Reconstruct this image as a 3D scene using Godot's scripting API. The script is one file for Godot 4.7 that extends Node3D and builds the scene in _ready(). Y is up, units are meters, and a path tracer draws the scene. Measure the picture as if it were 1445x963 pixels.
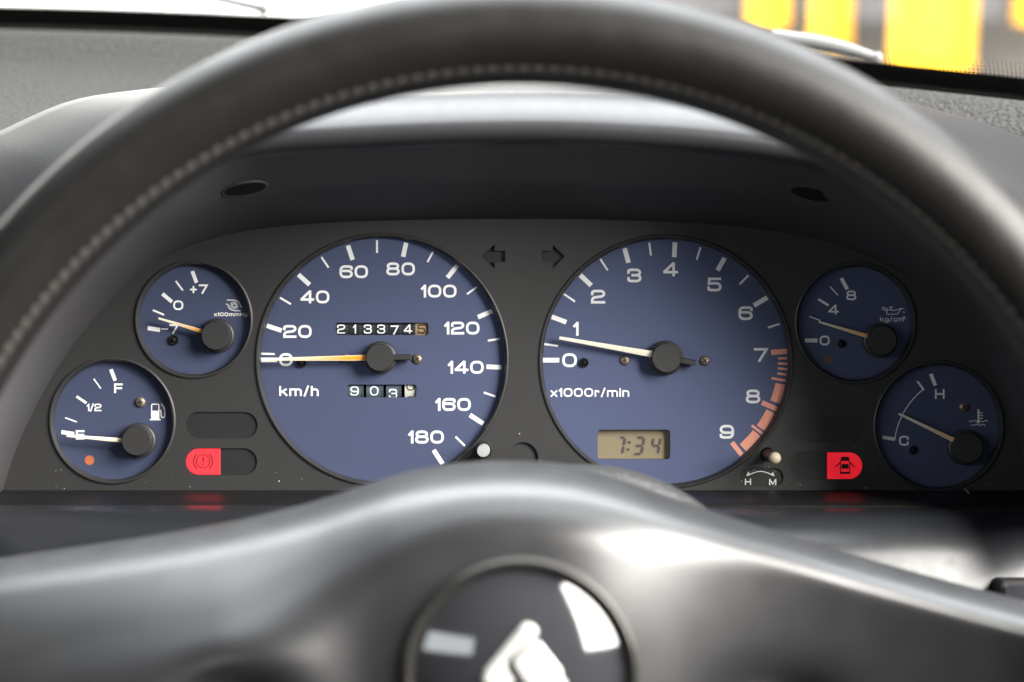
extends Node3D
# A car's instrument cluster seen through the steering wheel.
# Lengths in metres. The cluster is laid out in its own frame (x right, y up the face, z out of the face
# towards the driver) which leans back by TILT in the world; at() converts a measured spot into that frame.

const D := 0.85
const F := 3213.0
const TILT := 15.0
const FACE_H := 0.95
var TF := Transform3D(Basis(Vector3.RIGHT, deg_to_rad(-TILT)), Vector3(0, FACE_H, 0))
var used := {}
var origin_of := {}
var M := {}
var rng := RandomNumberGenerator.new()


func _ready() -> void:
	rng.seed = 7
	camera_and_light()
	materials()
	outside()
	windscreen()
	dashboard()
	hood()
	lower_dash()
	faceplate()
	speedometer()
	tachometer()
	boost_gauge()
	fuel_gauge()
	oil_gauge()
	temperature_gauge()
	column_cover()
	steering_wheel()


# ------------------------------------------------------------------ camera, light
func camera_and_light() -> void:
	var cam := Camera3D.new()
	cam.name = "camera"
	cam.fov = rad_to_deg(2.0 * atan(481.5 / F))
	cam.near = 0.05
	cam.far = 100.0
	cam.transform = TF * Transform3D(Basis(), Vector3(0, 0, D))
	var lens := CameraAttributesPhysical.new()
	lens.frustum_focal_length = 80.0
	lens.frustum_focus_distance = D + 0.002
	lens.exposure_aperture = 8.5
	cam.attributes = lens
	add_child(cam)
	cam.current = true
	var e := Environment.new()
	e.background_mode = Environment.BG_COLOR
	e.background_color = Color(0.072, 0.072, 0.075).linear_to_srgb()
	e.tonemap_mode = Environment.TONE_MAPPER_LINEAR
	e.tonemap_exposure = 1.0
	e.sdfgi_enabled = true
	e.ssao_enabled = true
	e.ssil_enabled = true
	var w := WorldEnvironment.new()
	w.name = "surroundings"
	w.environment = e
	add_child(w)
	# daylight that comes in through the windscreen, the open door on the right and the far window on the left
	window_light("windscreen_daylight", Vector3(0.12, 0.95, -0.12), Vector3(0.1, 0.0, 0.05), Vector2(1.7, 1.05), 3.9, Color(0.97, 0.99, 1.0))
	window_light("open_door_daylight", Vector3(1.0, 0.5, 0.7), Vector3(-0.05, 0.0, 0.1), Vector2(1.2, 0.9), 13.0, Color(1.0, 0.985, 0.96))
	window_light("far_window_daylight", Vector3(-1.2, 0.2, 1.3), Vector3(0.0, 0.0, 0.2), Vector2(1.25, 0.28), 2.0, Color(0.97, 0.99, 1.0))
	var yard := window_light("yard_daylight", Vector3.ZERO, Vector3(0, 0, -1), Vector2(12, 5), 11.0, Color(1, 0.99, 0.97))
	yard.transform = Transform3D(Basis(), Vector3(0, 4.5, -4.0)).looking_at(Vector3(0, 0.5, -8.5))


func window_light(called: String, from: Vector3, to: Vector3, size: Vector2, energy: float, tint: Color) -> AreaLight3D:
	var l := AreaLight3D.new()
	l.name = called
	l.area_size = size
	l.area_normalize_energy = false
	l.light_energy = energy
	l.light_color = tint
	l.shadow_enabled = true
	l.area_range = 12.0
	l.area_attenuation = 2.0
	l.transform = TF * Transform3D(Basis(), from).looking_at(to)
	add_child(l)
	return l


# ------------------------------------------------------------------ naming and placing
func at(px: float, py: float, z: float) -> Vector3:
	return Vector3((px - 722.5) * (D - z) / F, (481.5 - py) * (D - z) / F, z)


func unit(z: float) -> float:
	return (D - z) / F


func level(x: float, h: float, w: float) -> Vector3:  # a spot given by its height and its distance along the ground
	var t := deg_to_rad(TILT)
	return Vector3(x, h * cos(t) - w * sin(t), h * sin(t) + w * cos(t))


func numbered(called: String) -> String:
	var k: int = used.get(called, 0)
	used[called] = k + 1
	return called if k == 0 else "%s_%03d" % [called, k]


func thing(called: String, label: String, category: String, where: Vector3, group := "") -> Node3D:
	var o := Node3D.new()
	o.name = numbered(called)
	o.transform = TF * Transform3D(Basis(), where)
	o.set_meta("label", label)
	o.set_meta("category", category)
	if group:
		o.set_meta("group", group)
	origin_of[o] = where
	add_child(o)
	return o


func child_name(called: String, parent: Node) -> String:
	var key := str(parent.get_instance_id()) + called
	var k: int = used.get(key, 0)
	used[key] = k + 1
	return called if k == 0 else "%s_%03d" % [called, k]


func put(b: MB, called: String, m: Material, parent: Node3D, label := "") -> MeshInstance3D:
	var o := MeshInstance3D.new()
	o.name = child_name(called, parent)
	o.mesh = b.mesh(origin_of.get(parent, Vector3.ZERO))
	o.material_override = null
	o.mesh.surface_set_material(0, m)
	origin_of[o] = origin_of.get(parent, Vector3.ZERO)
	if label:
		o.set_meta("label", label)
	parent.add_child(o, true)
	return o


func again(mesh: Mesh, called: String, parent: Node3D, where: Transform3D) -> MeshInstance3D:  # a shared mesh set down once more
	var o := MeshInstance3D.new()
	o.name = child_name(called, parent)
	o.mesh = mesh
	where.origin -= origin_of.get(parent, Vector3.ZERO)
	o.transform = where
	parent.add_child(o, true)
	return o


# ------------------------------------------------------------------ mesh builder
class MB:
	var v := PackedVector3Array()
	var n := PackedVector3Array()
	var c := PackedColorArray()
	var idx := PackedInt32Array()
	var tint := Color.WHITE
	var layer := 0

	func point(p: Vector3, nn: Vector3) -> int:
		v.append(p)
		n.append(nn)
		c.append(tint)
		return v.size() - 1

	func tri_i(a: int, b: int, cc: int) -> void:  # clockwise seen from the side its normals point to
		var g := (v[b] - v[a]).cross(v[cc] - v[a])
		if g.dot(n[a] + n[b] + n[cc]) > 0.0:
			idx.append_array([a, cc, b])
		else:
			idx.append_array([a, b, cc])

	func flat(poly: Array, away: Vector3) -> void:  # a convex flat face, its front on the side of away
		var nn: Vector3 = (poly[1] - poly[0]).cross(poly[2] - poly[0]).normalized()
		if nn.dot(away) < 0.0:
			nn = -nn
		var first := v.size()
		for p in poly:
			point(p, nn)
		for k in range(1, poly.size() - 1):
			tri_i(first, first + k, first + k + 1)

	func grid(rows: Array, flip := false, round_ := false) -> void:  # smooth sheet through rows of points
		var rn := rows.size()
		var cn: int = rows[0].size()
		var norm := PackedVector3Array()
		norm.resize(rn * cn)
		var quads := []
		for i in rn - 1:
			for j in (cn if round_ else cn - 1):
				var j2 := (j + 1) % cn
				var a: Vector3 = rows[i][j]
				var b: Vector3 = rows[i][j2]
				var d: Vector3 = rows[i + 1][j]
				var e: Vector3 = rows[i + 1][j2]
				var g := (e - a).cross(d - b)
				if flip:
					g = -g
				for k in [i * cn + j, i * cn + j2, (i + 1) * cn + j, (i + 1) * cn + j2]:
					norm[k] += g
				quads.append([i * cn + j, i * cn + j2, (i + 1) * cn + j, (i + 1) * cn + j2])
		var first := v.size()
		for i in rn:
			for j in cn:
				point(rows[i][j], norm[i * cn + j].normalized())
		for q in quads:
			tri_i(first + q[0], first + q[1], first + q[3])
			tri_i(first + q[0], first + q[3], first + q[2])

	func lathe(at_: Vector3, sections: Array, seg := 64, squash := Vector2.ONE, basis := Basis()) -> void:  # round the z axis; each section is smooth, listed from outside inwards/upwards
		for s in sections:
			var rows := []
			for p in s:
				var row := PackedVector3Array()
				for k in seg:
					var a := TAU * k / seg
					row.append(at_ + basis * Vector3(cos(a) * p.x * squash.x, sin(a) * p.x * squash.y, p.y))
				rows.append(row)
			grid(rows, false, true)

	func disc(at_: Vector3, r: float, seg := 64, squash := Vector2.ONE) -> void:
		var first := point(at_, Vector3.BACK)
		for k in seg:
			var a := TAU * k / seg
			point(at_ + Vector3(cos(a) * r * squash.x, sin(a) * r * squash.y, 0), Vector3.BACK)
		for k in seg:
			tri_i(first, first + 1 + k, first + 1 + (k + 1) % seg)

	func cap(poly: PackedVector2Array, z: float, up := Vector3.BACK) -> void:
		var t := Geometry2D.triangulate_polygon(poly)
		var first := v.size()
		for p in poly:
			point(Vector3(p.x, p.y, z), up)
		for k in range(0, t.size(), 3):
			tri_i(first + t[k], first + t[k + 1], first + t[k + 2])

	func extrude(poly: PackedVector2Array, z0: float, z1: float, bevel := 0.0) -> void:
		var cnt := poly.size()
		var sgn := -1.0 if Geometry2D.is_polygon_clockwise(poly) else 1.0
		var inner := PackedVector2Array()
		for k in cnt:
			var a := (poly[k] - poly[(k + cnt - 1) % cnt]).normalized()
			var b := (poly[(k + 1) % cnt] - poly[k]).normalized()
			var na := Vector2(a.y, -a.x) * sgn
			var nb := Vector2(b.y, -b.x) * sgn
			var m := (na + nb).normalized()
			inner.append(poly[k] - m * bevel / maxf(0.4, m.dot(na)))
		cap(inner, z1)
		for k in cnt:
			var p := poly[k]
			var q := poly[(k + 1) % cnt]
			var d := (q - p).normalized()
			var out := Vector3(d.y * sgn, -d.x * sgn, 0)
			flat([Vector3(p.x, p.y, z0), Vector3(q.x, q.y, z0), Vector3(q.x, q.y, z1 - bevel), Vector3(p.x, p.y, z1 - bevel)], out)
			if bevel > 0.0:
				var pi_ := inner[k]
				var qi := inner[(k + 1) % cnt]
				flat([Vector3(p.x, p.y, z1 - bevel), Vector3(q.x, q.y, z1 - bevel), Vector3(qi.x, qi.y, z1), Vector3(pi_.x, pi_.y, z1)], out + Vector3.BACK)

	func ribbon(path: PackedVector2Array, width: float, closed: bool, place: Callable) -> void:  # a printed line
		var pts := path.duplicate()
		var cnt := pts.size()
		if not closed:
			pts[0] += (pts[0] - pts[1]).normalized() * width * 0.5
			pts[cnt - 1] += (pts[cnt - 1] - pts[cnt - 2]).normalized() * width * 0.5
		var first := v.size()
		for k in cnt:
			var a: Vector2 = (pts[k] - pts[(k + cnt - 1) % cnt]) if closed or k > 0 else pts[1] - pts[0]
			var b: Vector2 = (pts[(k + 1) % cnt] - pts[k]) if closed or k < cnt - 1 else a
			var na := Vector2(-a.y, a.x).normalized()
			var nb := Vector2(-b.y, b.x).normalized()
			var m := (na + nb).normalized()
			var off := m * width * 0.5 / maxf(0.5, m.dot(na))
			for s in [1.0, -1.0]:
				var r: Array = place.call(pts[k] + off * s, layer)
				point(r[0], r[1])
		for k in (cnt if closed else cnt - 1):
			var k2 := (k + 1) % cnt
			tri_i(first + 2 * k, first + 2 * k + 1, first + 2 * k2)
			tri_i(first + 2 * k + 1, first + 2 * k2 + 1, first + 2 * k2)
		layer += 1

	func mesh(org: Vector3) -> ArrayMesh:
		var a := []
		a.resize(Mesh.ARRAY_MAX)
		var moved := PackedVector3Array()
		for p in v:
			moved.append(p - org)
		a[Mesh.ARRAY_VERTEX] = moved
		a[Mesh.ARRAY_NORMAL] = n
		a[Mesh.ARRAY_COLOR] = c
		a[Mesh.ARRAY_INDEX] = idx
		var out := ArrayMesh.new()
		out.add_surface_from_arrays(Mesh.PRIMITIVE_TRIANGLES, a)
		return out


func rounded(pts: PackedVector2Array, r: float, closed: bool) -> PackedVector2Array:
	if r <= 0.0:
		return pts
	var out := PackedVector2Array()
	var cnt := pts.size()
	for k in cnt:
		if not closed and (k == 0 or k == cnt - 1):
			out.append(pts[k])
			continue
		var p := pts[k]
		var a := pts[(k + cnt - 1) % cnt] - p
		var b := pts[(k + 1) % cnt] - p
		var ra := minf(r, a.length() * 0.5)
		var rb := minf(r, b.length() * 0.5)
		var s := p + a.normalized() * ra
		var e := p + b.normalized() * rb
		for i in 7:
			var t := i / 6.0
			var c1 := s.lerp(p, 0.58)
			var c2 := e.lerp(p, 0.58)
			out.append(s.bezier_interpolate(c1, c2, e, t))
	var clean := PackedVector2Array()
	for p in out:
		if clean.is_empty() or clean[-1].distance_to(p) > 1e-4:
			clean.append(p)
	if closed and clean[0].distance_to(clean[-1]) < 1e-4:
		clean.remove_at(clean.size() - 1)
	return clean


# the wide, squarish lettering of the dials: width, then lines as [closed, corner radius, x, y, ...] in a unit box
const GLYPHS := {
	"0": [1.05, [1, 0.34, 0, 0, 0, 1, 1, 1, 1, 0]],
	"1": [0.40, [0, 0, 1, 0, 1, 1], [0, 0, 0, 0.74, 0.8, 0.96]],
	"2": [1.03, [0, 0.26, 0, 0.74, 0, 1, 1, 1, 1, 0.54, 0, 0.42, 0, 0], [0, 0, 0, 0, 1, 0]],
	"3": [1.03, [0, 0.26, 0, 0.76, 0, 1, 0.97, 1, 0.97, 0.52, 0.36, 0.52], [0, 0.28, 0.36, 0.52, 1, 0.52, 1, 0, 0, 0, 0, 0.24]],
	"4": [1.06, [0, 0, 0.74, 0, 0.74, 1], [0, 0, 0.68, 1, 0, 0.30], [0, 0, 0, 0.25, 1, 0.25]],
	"5": [1.03, [0, 0, 0.96, 1, 0.06, 1, 0.03, 0.56], [0, 0.27, 0.06, 0.60, 1, 0.60, 1, 0, 0, 0, 0, 0.2]],
	"6": [1.04, [0, 0.3, 1, 0.8, 1, 1, 0, 1, 0, 0, 1, 0, 1, 0.58, 0.08, 0.58]],
	"7": [1.0, [0, 0, 0, 1, 1, 1, 0.38, 0]],
	"8": [1.05, [1, 0.26, 0.05, 0.53, 0.05, 1, 0.95, 1, 0.95, 0.53], [1, 0.28, 0, 0, 0, 0.53, 1, 0.53, 1, 0]],
	"9": [1.04, [0, 0.3, 0, 0.2, 0, 0, 1, 0, 1, 1, 0, 1, 0, 0.42, 0.92, 0.42]],
	"k": [0.85, [0, 0, 0, 0, 0, 1], [0, 0, 0.9, 0.7, 0.1, 0.34], [0, 0, 0.4, 0.46, 1, 0]],
	"m": [1.3, [0, 0, 0, 0, 0, 0.7], [0, 0.22, 0.02, 0.7, 1, 0.7, 1, 0], [0, 0, 0.5, 0.66, 0.5, 0]],
	"n": [0.82, [0, 0, 0, 0, 0, 0.7], [0, 0.22, 0.02, 0.7, 1, 0.7, 1, 0]],
	"h": [0.82, [0, 0, 0, 0, 0, 1], [0, 0.22, 0.02, 0.7, 1, 0.7, 1, 0]],
	"r": [0.56, [0, 0, 0, 0, 0, 0.7], [0, 0.15, 0.02, 0.7, 1, 0.7, 1, 0.58]],
	"i": [0.18, [0, 0, 0.5, 0, 0.5, 0.7], [0, 0, 0.5, 0.96, 0.5, 0.99]],
	"x": [0.8, [0, 0, 0, 0, 1, 0.7], [0, 0, 0, 0.7, 1, 0]],
	"g": [0.84, [1, 0.24, 0, 0, 0, 0.7, 1, 0.7, 1, 0], [0, 0.2, 1, 0.6, 1, -0.28, 0.05, -0.28]],
	"c": [0.8, [0, 0.26, 1, 0.55, 1, 0.7, 0, 0.7, 0, 0, 1, 0, 1, 0.16]],
	"/": [0.55, [0, 0, 0, -0.06, 1, 1.06]],
	"H": [1.0, [0, 0, 0, 0, 0, 1], [0, 0, 1, 0, 1, 1], [0, 0, 0, 0.5, 1, 0.5]],
	"M": [1.16, [0, 0, 0, 0, 0, 1], [0, 0, 1, 0, 1, 1], [0, 0, 0.03, 1, 0.5, 0.1, 0.97, 1]],
	"F": [0.92, [0, 0, 0, 0, 0, 1], [0, 0, 0, 1, 1, 1], [0, 0, 0, 0.5, 0.9, 0.5]],
	"E": [0.96, [0, 0, 0, 0, 0, 1], [0, 0, 0, 1, 1, 1], [0, 0, 0, 0.5, 0.94, 0.5], [0, 0, 0, 0, 1, 0]],
	"C": [1.0, [0, 0.32, 1, 0.7, 1, 1, 0, 1, 0, 0, 1, 0, 1, 0.3]],
	"+": [0.75, [0, 0, 0, 0.45, 1, 0.45], [0, 0, 0.5, 0.1, 0.5, 0.8]],
	"-": [0.75, [0, 0, 0, 0.5, 1, 0.5]],
}


func words_width(text: String, h: float, gap: float, wide: float) -> float:
	var w := 0.0
	for ch in text:
		w += GLYPHS[ch][0] * h * wide + gap
	return w - gap


func words(b: MB, text: String, cx: float, cy: float, h: float, s: float, place: Callable, gap := -1.0, wide := 1.0, bent := false) -> void:  # text centred on a spot; h = height of the figures, s = stroke
	if gap < 0.0:
		gap = 0.13 * h
	var x := cx - words_width(text, h, gap, wide) / 2.0
	for ch in text:
		var g: Array = GLYPHS[ch]
		var w: float = g[0] * h * wide
		for k in range(1, g.size()):
			var line: Array = g[k]
			var pts := PackedVector2Array()
			for i in range(2, line.size(), 2):
				pts.append(Vector2(x + s / 2 + line[i] * (w - s), cy + h / 2 - s / 2 - line[i + 1] * (h - s)))
			var closed: bool = line[0] == 1
			b.ribbon(finer(rounded(pts, line[1] * h, closed), 1.5) if bent else rounded(pts, line[1] * h, closed), s, closed, place)
		x += w + gap


func finer(pts: PackedVector2Array, most: float) -> PackedVector2Array:
	var out := PackedVector2Array()
	for k in pts.size() - 1:
		var cuts := ceili(pts[k].distance_to(pts[k + 1]) / most)
		for i in cuts:
			out.append(pts[k].lerp(pts[k + 1], float(i) / cuts))
	out.append(pts[-1])
	return out


func print_at(z: float) -> Callable:
	return func(p: Vector2, layer: int) -> Array: return [at(p.x, p.y, z + 0.00003 * (layer % 12)), Vector3.BACK]


func line(b: MB, xy: Array, s: float, z: float, closed := false, r := 0.0) -> void:
	var pts := PackedVector2Array()
	for k in range(0, xy.size(), 2):
		pts.append(Vector2(xy[k], xy[k + 1]))
	b.ribbon(rounded(pts, r, closed), s, closed, print_at(z))


func arc(b: MB, cx: float, cy: float, r: float, a0: float, a1: float, s: float, z: float) -> void:
	var pts := PackedVector2Array()
	for k in 25:
		var a := deg_to_rad(lerpf(a0, a1, k / 24.0))
		pts.append(Vector2(cx + r * cos(a), cy - r * sin(a)))
	b.ribbon(pts, s, false, print_at(z))


func patch(b: MB, xy: Array, z: float) -> void:
	var poly := PackedVector2Array()
	for k in range(0, xy.size(), 2):
		var p := at(xy[k], xy[k + 1], z)
		poly.append(Vector2(p.x, p.y))
	b.cap(poly, z)


func shape(xy: Array, z: float) -> PackedVector2Array:
	var poly := PackedVector2Array()
	for k in range(0, xy.size(), 2):
		var p := at(xy[k], xy[k + 1], z)
		poly.append(Vector2(p.x, p.y))
	return poly


func lozenge(x0: float, y0: float, x1: float, y1: float, r: float, steps := 10) -> Array:  # outline of a rounded rectangle
	var out := []
	for q in [[x1 - r, y0 + r, 90.0], [x0 + r, y0 + r, 180.0], [x0 + r, y1 - r, 270.0], [x1 - r, y1 - r, 360.0]]:
		for k in steps + 1:
			var a := deg_to_rad(q[2] - 90.0 + 90.0 * k / steps)
			out.append(q[0] + r * cos(a))
			out.append(q[1] - r * sin(a))
	return out


# ------------------------------------------------------------------ materials
func mat(r: float, g: float, b: float, rough: float, metal := 0.0) -> StandardMaterial3D:
	var m := StandardMaterial3D.new()
	m.albedo_color = Color(r, g, b).linear_to_srgb()
	m.roughness = rough
	m.metallic = metal
	return m


func noise_texture(freq: float, seed_: int, octaves: int, size := 512, kind := FastNoiseLite.TYPE_SIMPLEX_SMOOTH) -> NoiseTexture2D:
	var f := FastNoiseLite.new()
	f.noise_type = kind
	f.frequency = freq
	f.seed = seed_
	f.fractal_octaves = octaves
	var t := NoiseTexture2D.new()
	t.noise = f
	t.width = size
	t.height = size
	t.seamless = true
	return t


func grained(m: StandardMaterial3D, t: Texture2D, per_metre: float, depth_cm: float) -> StandardMaterial3D:
	m.heightmap_enabled = true
	m.heightmap_texture = t
	m.heightmap_scale = depth_cm
	m.uv1_triplanar = true
	m.uv1_scale = Vector3.ONE * per_metre
	return m


func mottled(m: StandardMaterial3D, lo: float, hi: float, t: NoiseTexture2D) -> StandardMaterial3D:  # uneven gloss
	var ramp := Gradient.new()
	ramp.set_color(0, Color(lo, lo, lo))
	ramp.set_color(1, Color(hi, hi, hi))
	var u: NoiseTexture2D = t.duplicate()
	u.color_ramp = ramp
	m.roughness = 1.0
	m.roughness_texture = u
	return m


func materials() -> void:
	var fine := noise_texture(0.09, 3, 3)
	var hide := noise_texture(0.035, 11, 3, 512, FastNoiseLite.TYPE_CELLULAR)
	var cloud := noise_texture(0.012, 5, 4)
	var pores := noise_texture(0.16, 21, 2, 1024, FastNoiseLite.TYPE_CELLULAR)
	M.face = grained(mat(0.0215, 0.0218, 0.0226, 0.5), fine, 60.0, 0.004)
	M.face_dark = grained(mat(0.0155, 0.0155, 0.016, 0.42), fine, 60.0, 0.003)
	M.bezel = mat(0.028, 0.028, 0.028, 0.42)
	M.dial = grained(mat(0.090, 0.110, 0.198, 0.54, 0.76), fine, 80.0, 0.003)
	M.print = mat(0.80, 0.81, 0.82, 0.5)
	M.salmon = mat(0.86, 0.36, 0.25, 0.5)
	M.hub = grained(mat(0.028, 0.028, 0.029, 0.42), fine, 90.0, 0.003)
	M.needle = mat(1, 1, 1, 0.4)
	M.needle.vertex_color_use_as_albedo = true
	M.screw = mat(0.27, 0.215, 0.165, 0.45, 0.7)
	M.slot = mat(0.012, 0.011, 0.01, 0.6)
	M.chrome = mat(0.55, 0.55, 0.56, 0.2, 1.0)
	M.peg = mat(0.02, 0.02, 0.022, 0.4)
	M.orange = mat(0.44, 0.13, 0.045, 0.55)
	M.brown = mat(0.13, 0.08, 0.055, 0.55)
	M.drum = mat(0.018, 0.02, 0.024, 0.4)
	M.trip_drum = mat(0.06, 0.085, 0.11, 0.4)
	M.tan_drum = mat(0.32, 0.21, 0.11, 0.45)
	M.white_drum = mat(0.5, 0.5, 0.45, 0.45)
	M.dark_print = mat(0.03, 0.025, 0.022, 0.5)
	M.lcd = mat(0.235, 0.20, 0.13, 0.3)
	M.lcd_ink = mat(0.075, 0.064, 0.064, 0.4)
	M.red = mat(0.75, 0.03, 0.04, 0.4)
	M.red.emission_enabled = true
	M.red.emission = Color(1.0, 0.012, 0.03).linear_to_srgb()
	M.red.emission_energy_multiplier = 0.55
	M.symbol = mat(0.05, 0.008, 0.01, 0.5)
	M.knob_white = mat(0.34, 0.35, 0.36, 0.4)
	M.knob_ivory = grained(mat(0.52, 0.45, 0.33, 0.5), fine, 150.0, 0.01)
	M.shelf = mottled(mat(0.013, 0.013, 0.0135, 0.1), 0.36, 0.5, cloud)
	M.shelf.metallic_specular = 0.2
	M.shelf.uv1_triplanar = true
	M.shelf.uv1_scale = Vector3.ONE * 6.0
	M.dust = mat(0.5, 0.48, 0.44, 0.8)
	M.clear = StandardMaterial3D.new()
	M.clear.transparency = BaseMaterial3D.TRANSPARENCY_ALPHA
	M.clear.albedo_color = Color(1, 1, 1, 0.02)
	M.clear.roughness = 0.03
	M.hood_in = grained(mat(0.046, 0.045, 0.047, 0.6), fine, 30.0, 0.006)
	M.hood_out = mottled(grained(mat(0.022, 0.022, 0.024, 0.3), fine, 22.0, 0.002), 0.3, 0.38, cloud)
	M.hood_out.metallic_specular = 0.42
	M.hood_top = grained(mat(0.018, 0.018, 0.019, 0.37), fine, 22.0, 0.008)
	M.hood_top.metallic_specular = 0.22
	M.hole = mat(0.018, 0.018, 0.018, 0.9)
	M.hole.metallic_specular = 0.0
	M.dash = grained(mat(0.060, 0.057, 0.053, 0.75), fine, 8.0, 0.16)
	M.dash.metallic_specular = 0.3
	var ramp := Gradient.new()
	ramp.set_color(0, Color(0.45, 0.45, 0.45))
	ramp.set_color(1, Color(1, 1, 1))
	var speckle := noise_texture(0.085, 31, 3)
	speckle.color_ramp = ramp
	M.dash.albedo_texture = speckle
	M.trim = mottled(grained(mat(0.018, 0.0195, 0.023, 0.3), fine, 25.0, 0.002), 0.26, 0.34, cloud)
	M.leather = mottled(grained(mat(0.011, 0.0104, 0.010, 0.45), pores, 12.0, 0.012), 0.31, 0.47, cloud)
	M.leather.metallic_specular = 0.35
	M.thread = mat(0.044, 0.041, 0.038, 0.6)
	M.thread.metallic_specular = 0.3
	M.pad = mottled(grained(mat(0.015, 0.0152, 0.0165, 0.35), pores, 10.0, 0.005), 0.32, 0.42, cloud)
	M.pad.clearcoat_enabled = true
	M.pad.clearcoat = 0.32
	M.pad.clearcoat_roughness = 0.37
	M.shroud = grained(mat(0.03, 0.03, 0.03, 0.45), hide, 26.0, 0.12)
	M.ring = mat(0.05, 0.048, 0.045, 0.3, 0.6)
	M.badge = mat(0.028, 0.029, 0.033, 0.09)
	M.badge.clearcoat_enabled = true
	M.badge.clearcoat = 1.0
	M.badge.clearcoat_roughness = 0.05
	M.logo = mat(0.55, 0.55, 0.53, 0.35)
	M.frit = mat(0.003, 0.003, 0.003, 0.6)
	M.frit.metallic_specular = 0.1
	M.yellow = grained(mat(0.87, 0.46, 0.02, 0.35), cloud, 3.0, 0.05)
	M.wall_white = grained(mat(0.8, 0.8, 0.79, 0.7), cloud, 2.0, 0.1)
	M.wall_grey = grained(mat(0.07, 0.07, 0.073, 0.6), cloud, 2.0, 0.1)
	M.ground = grained(mat(0.028, 0.027, 0.025, 0.85), fine, 2.0, 0.3)
	M.asphalt = grained(mat(0.014, 0.0135, 0.013, 0.85), fine, 3.0, 0.3)
	M.paint = mat(0.62, 0.62, 0.63, 0.25)
	M.wiper = mat(0.16, 0.16, 0.16, 0.4)
	M.rubber = mat(0.012, 0.012, 0.012, 0.6)


# ------------------------------------------------------------------ outside
func stand(called: String, label: String, category: String, where: Vector3, group := "") -> Node3D:  # upright in the world
	var o := thing(called, label, category, Vector3.ZERO, group)
	o.transform = Transform3D(Basis(), where)
	return o


func structure(called: String, b: MB, m: Material) -> void:
	var o := MeshInstance3D.new()
	o.name = called
	o.mesh = b.mesh(Vector3.ZERO)
	o.mesh.surface_set_material(0, m)
	o.set_meta("kind", "structure")
	o.set_meta("label", {"ground": "pale grey concrete yard outside the windscreen", "road": "dark asphalt strip at the foot of the far wall"}[called])
	add_child(o)


func box(b: MB, lo: Vector3, hi: Vector3) -> void:
	var p := func(i: int) -> Vector3: return Vector3(hi.x if i & 1 else lo.x, hi.y if i & 2 else lo.y, hi.z if i & 4 else lo.z)
	for f in [[0, 1, 3, 2, Vector3.FORWARD], [4, 5, 7, 6, Vector3.BACK], [0, 1, 5, 4, Vector3.DOWN], [2, 3, 7, 6, Vector3.UP], [0, 2, 6, 4, Vector3.LEFT], [1, 3, 7, 5, Vector3.RIGHT]]:
		b.flat([p.call(f[0]), p.call(f[1]), p.call(f[2]), p.call(f[3])], f[4])


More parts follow.
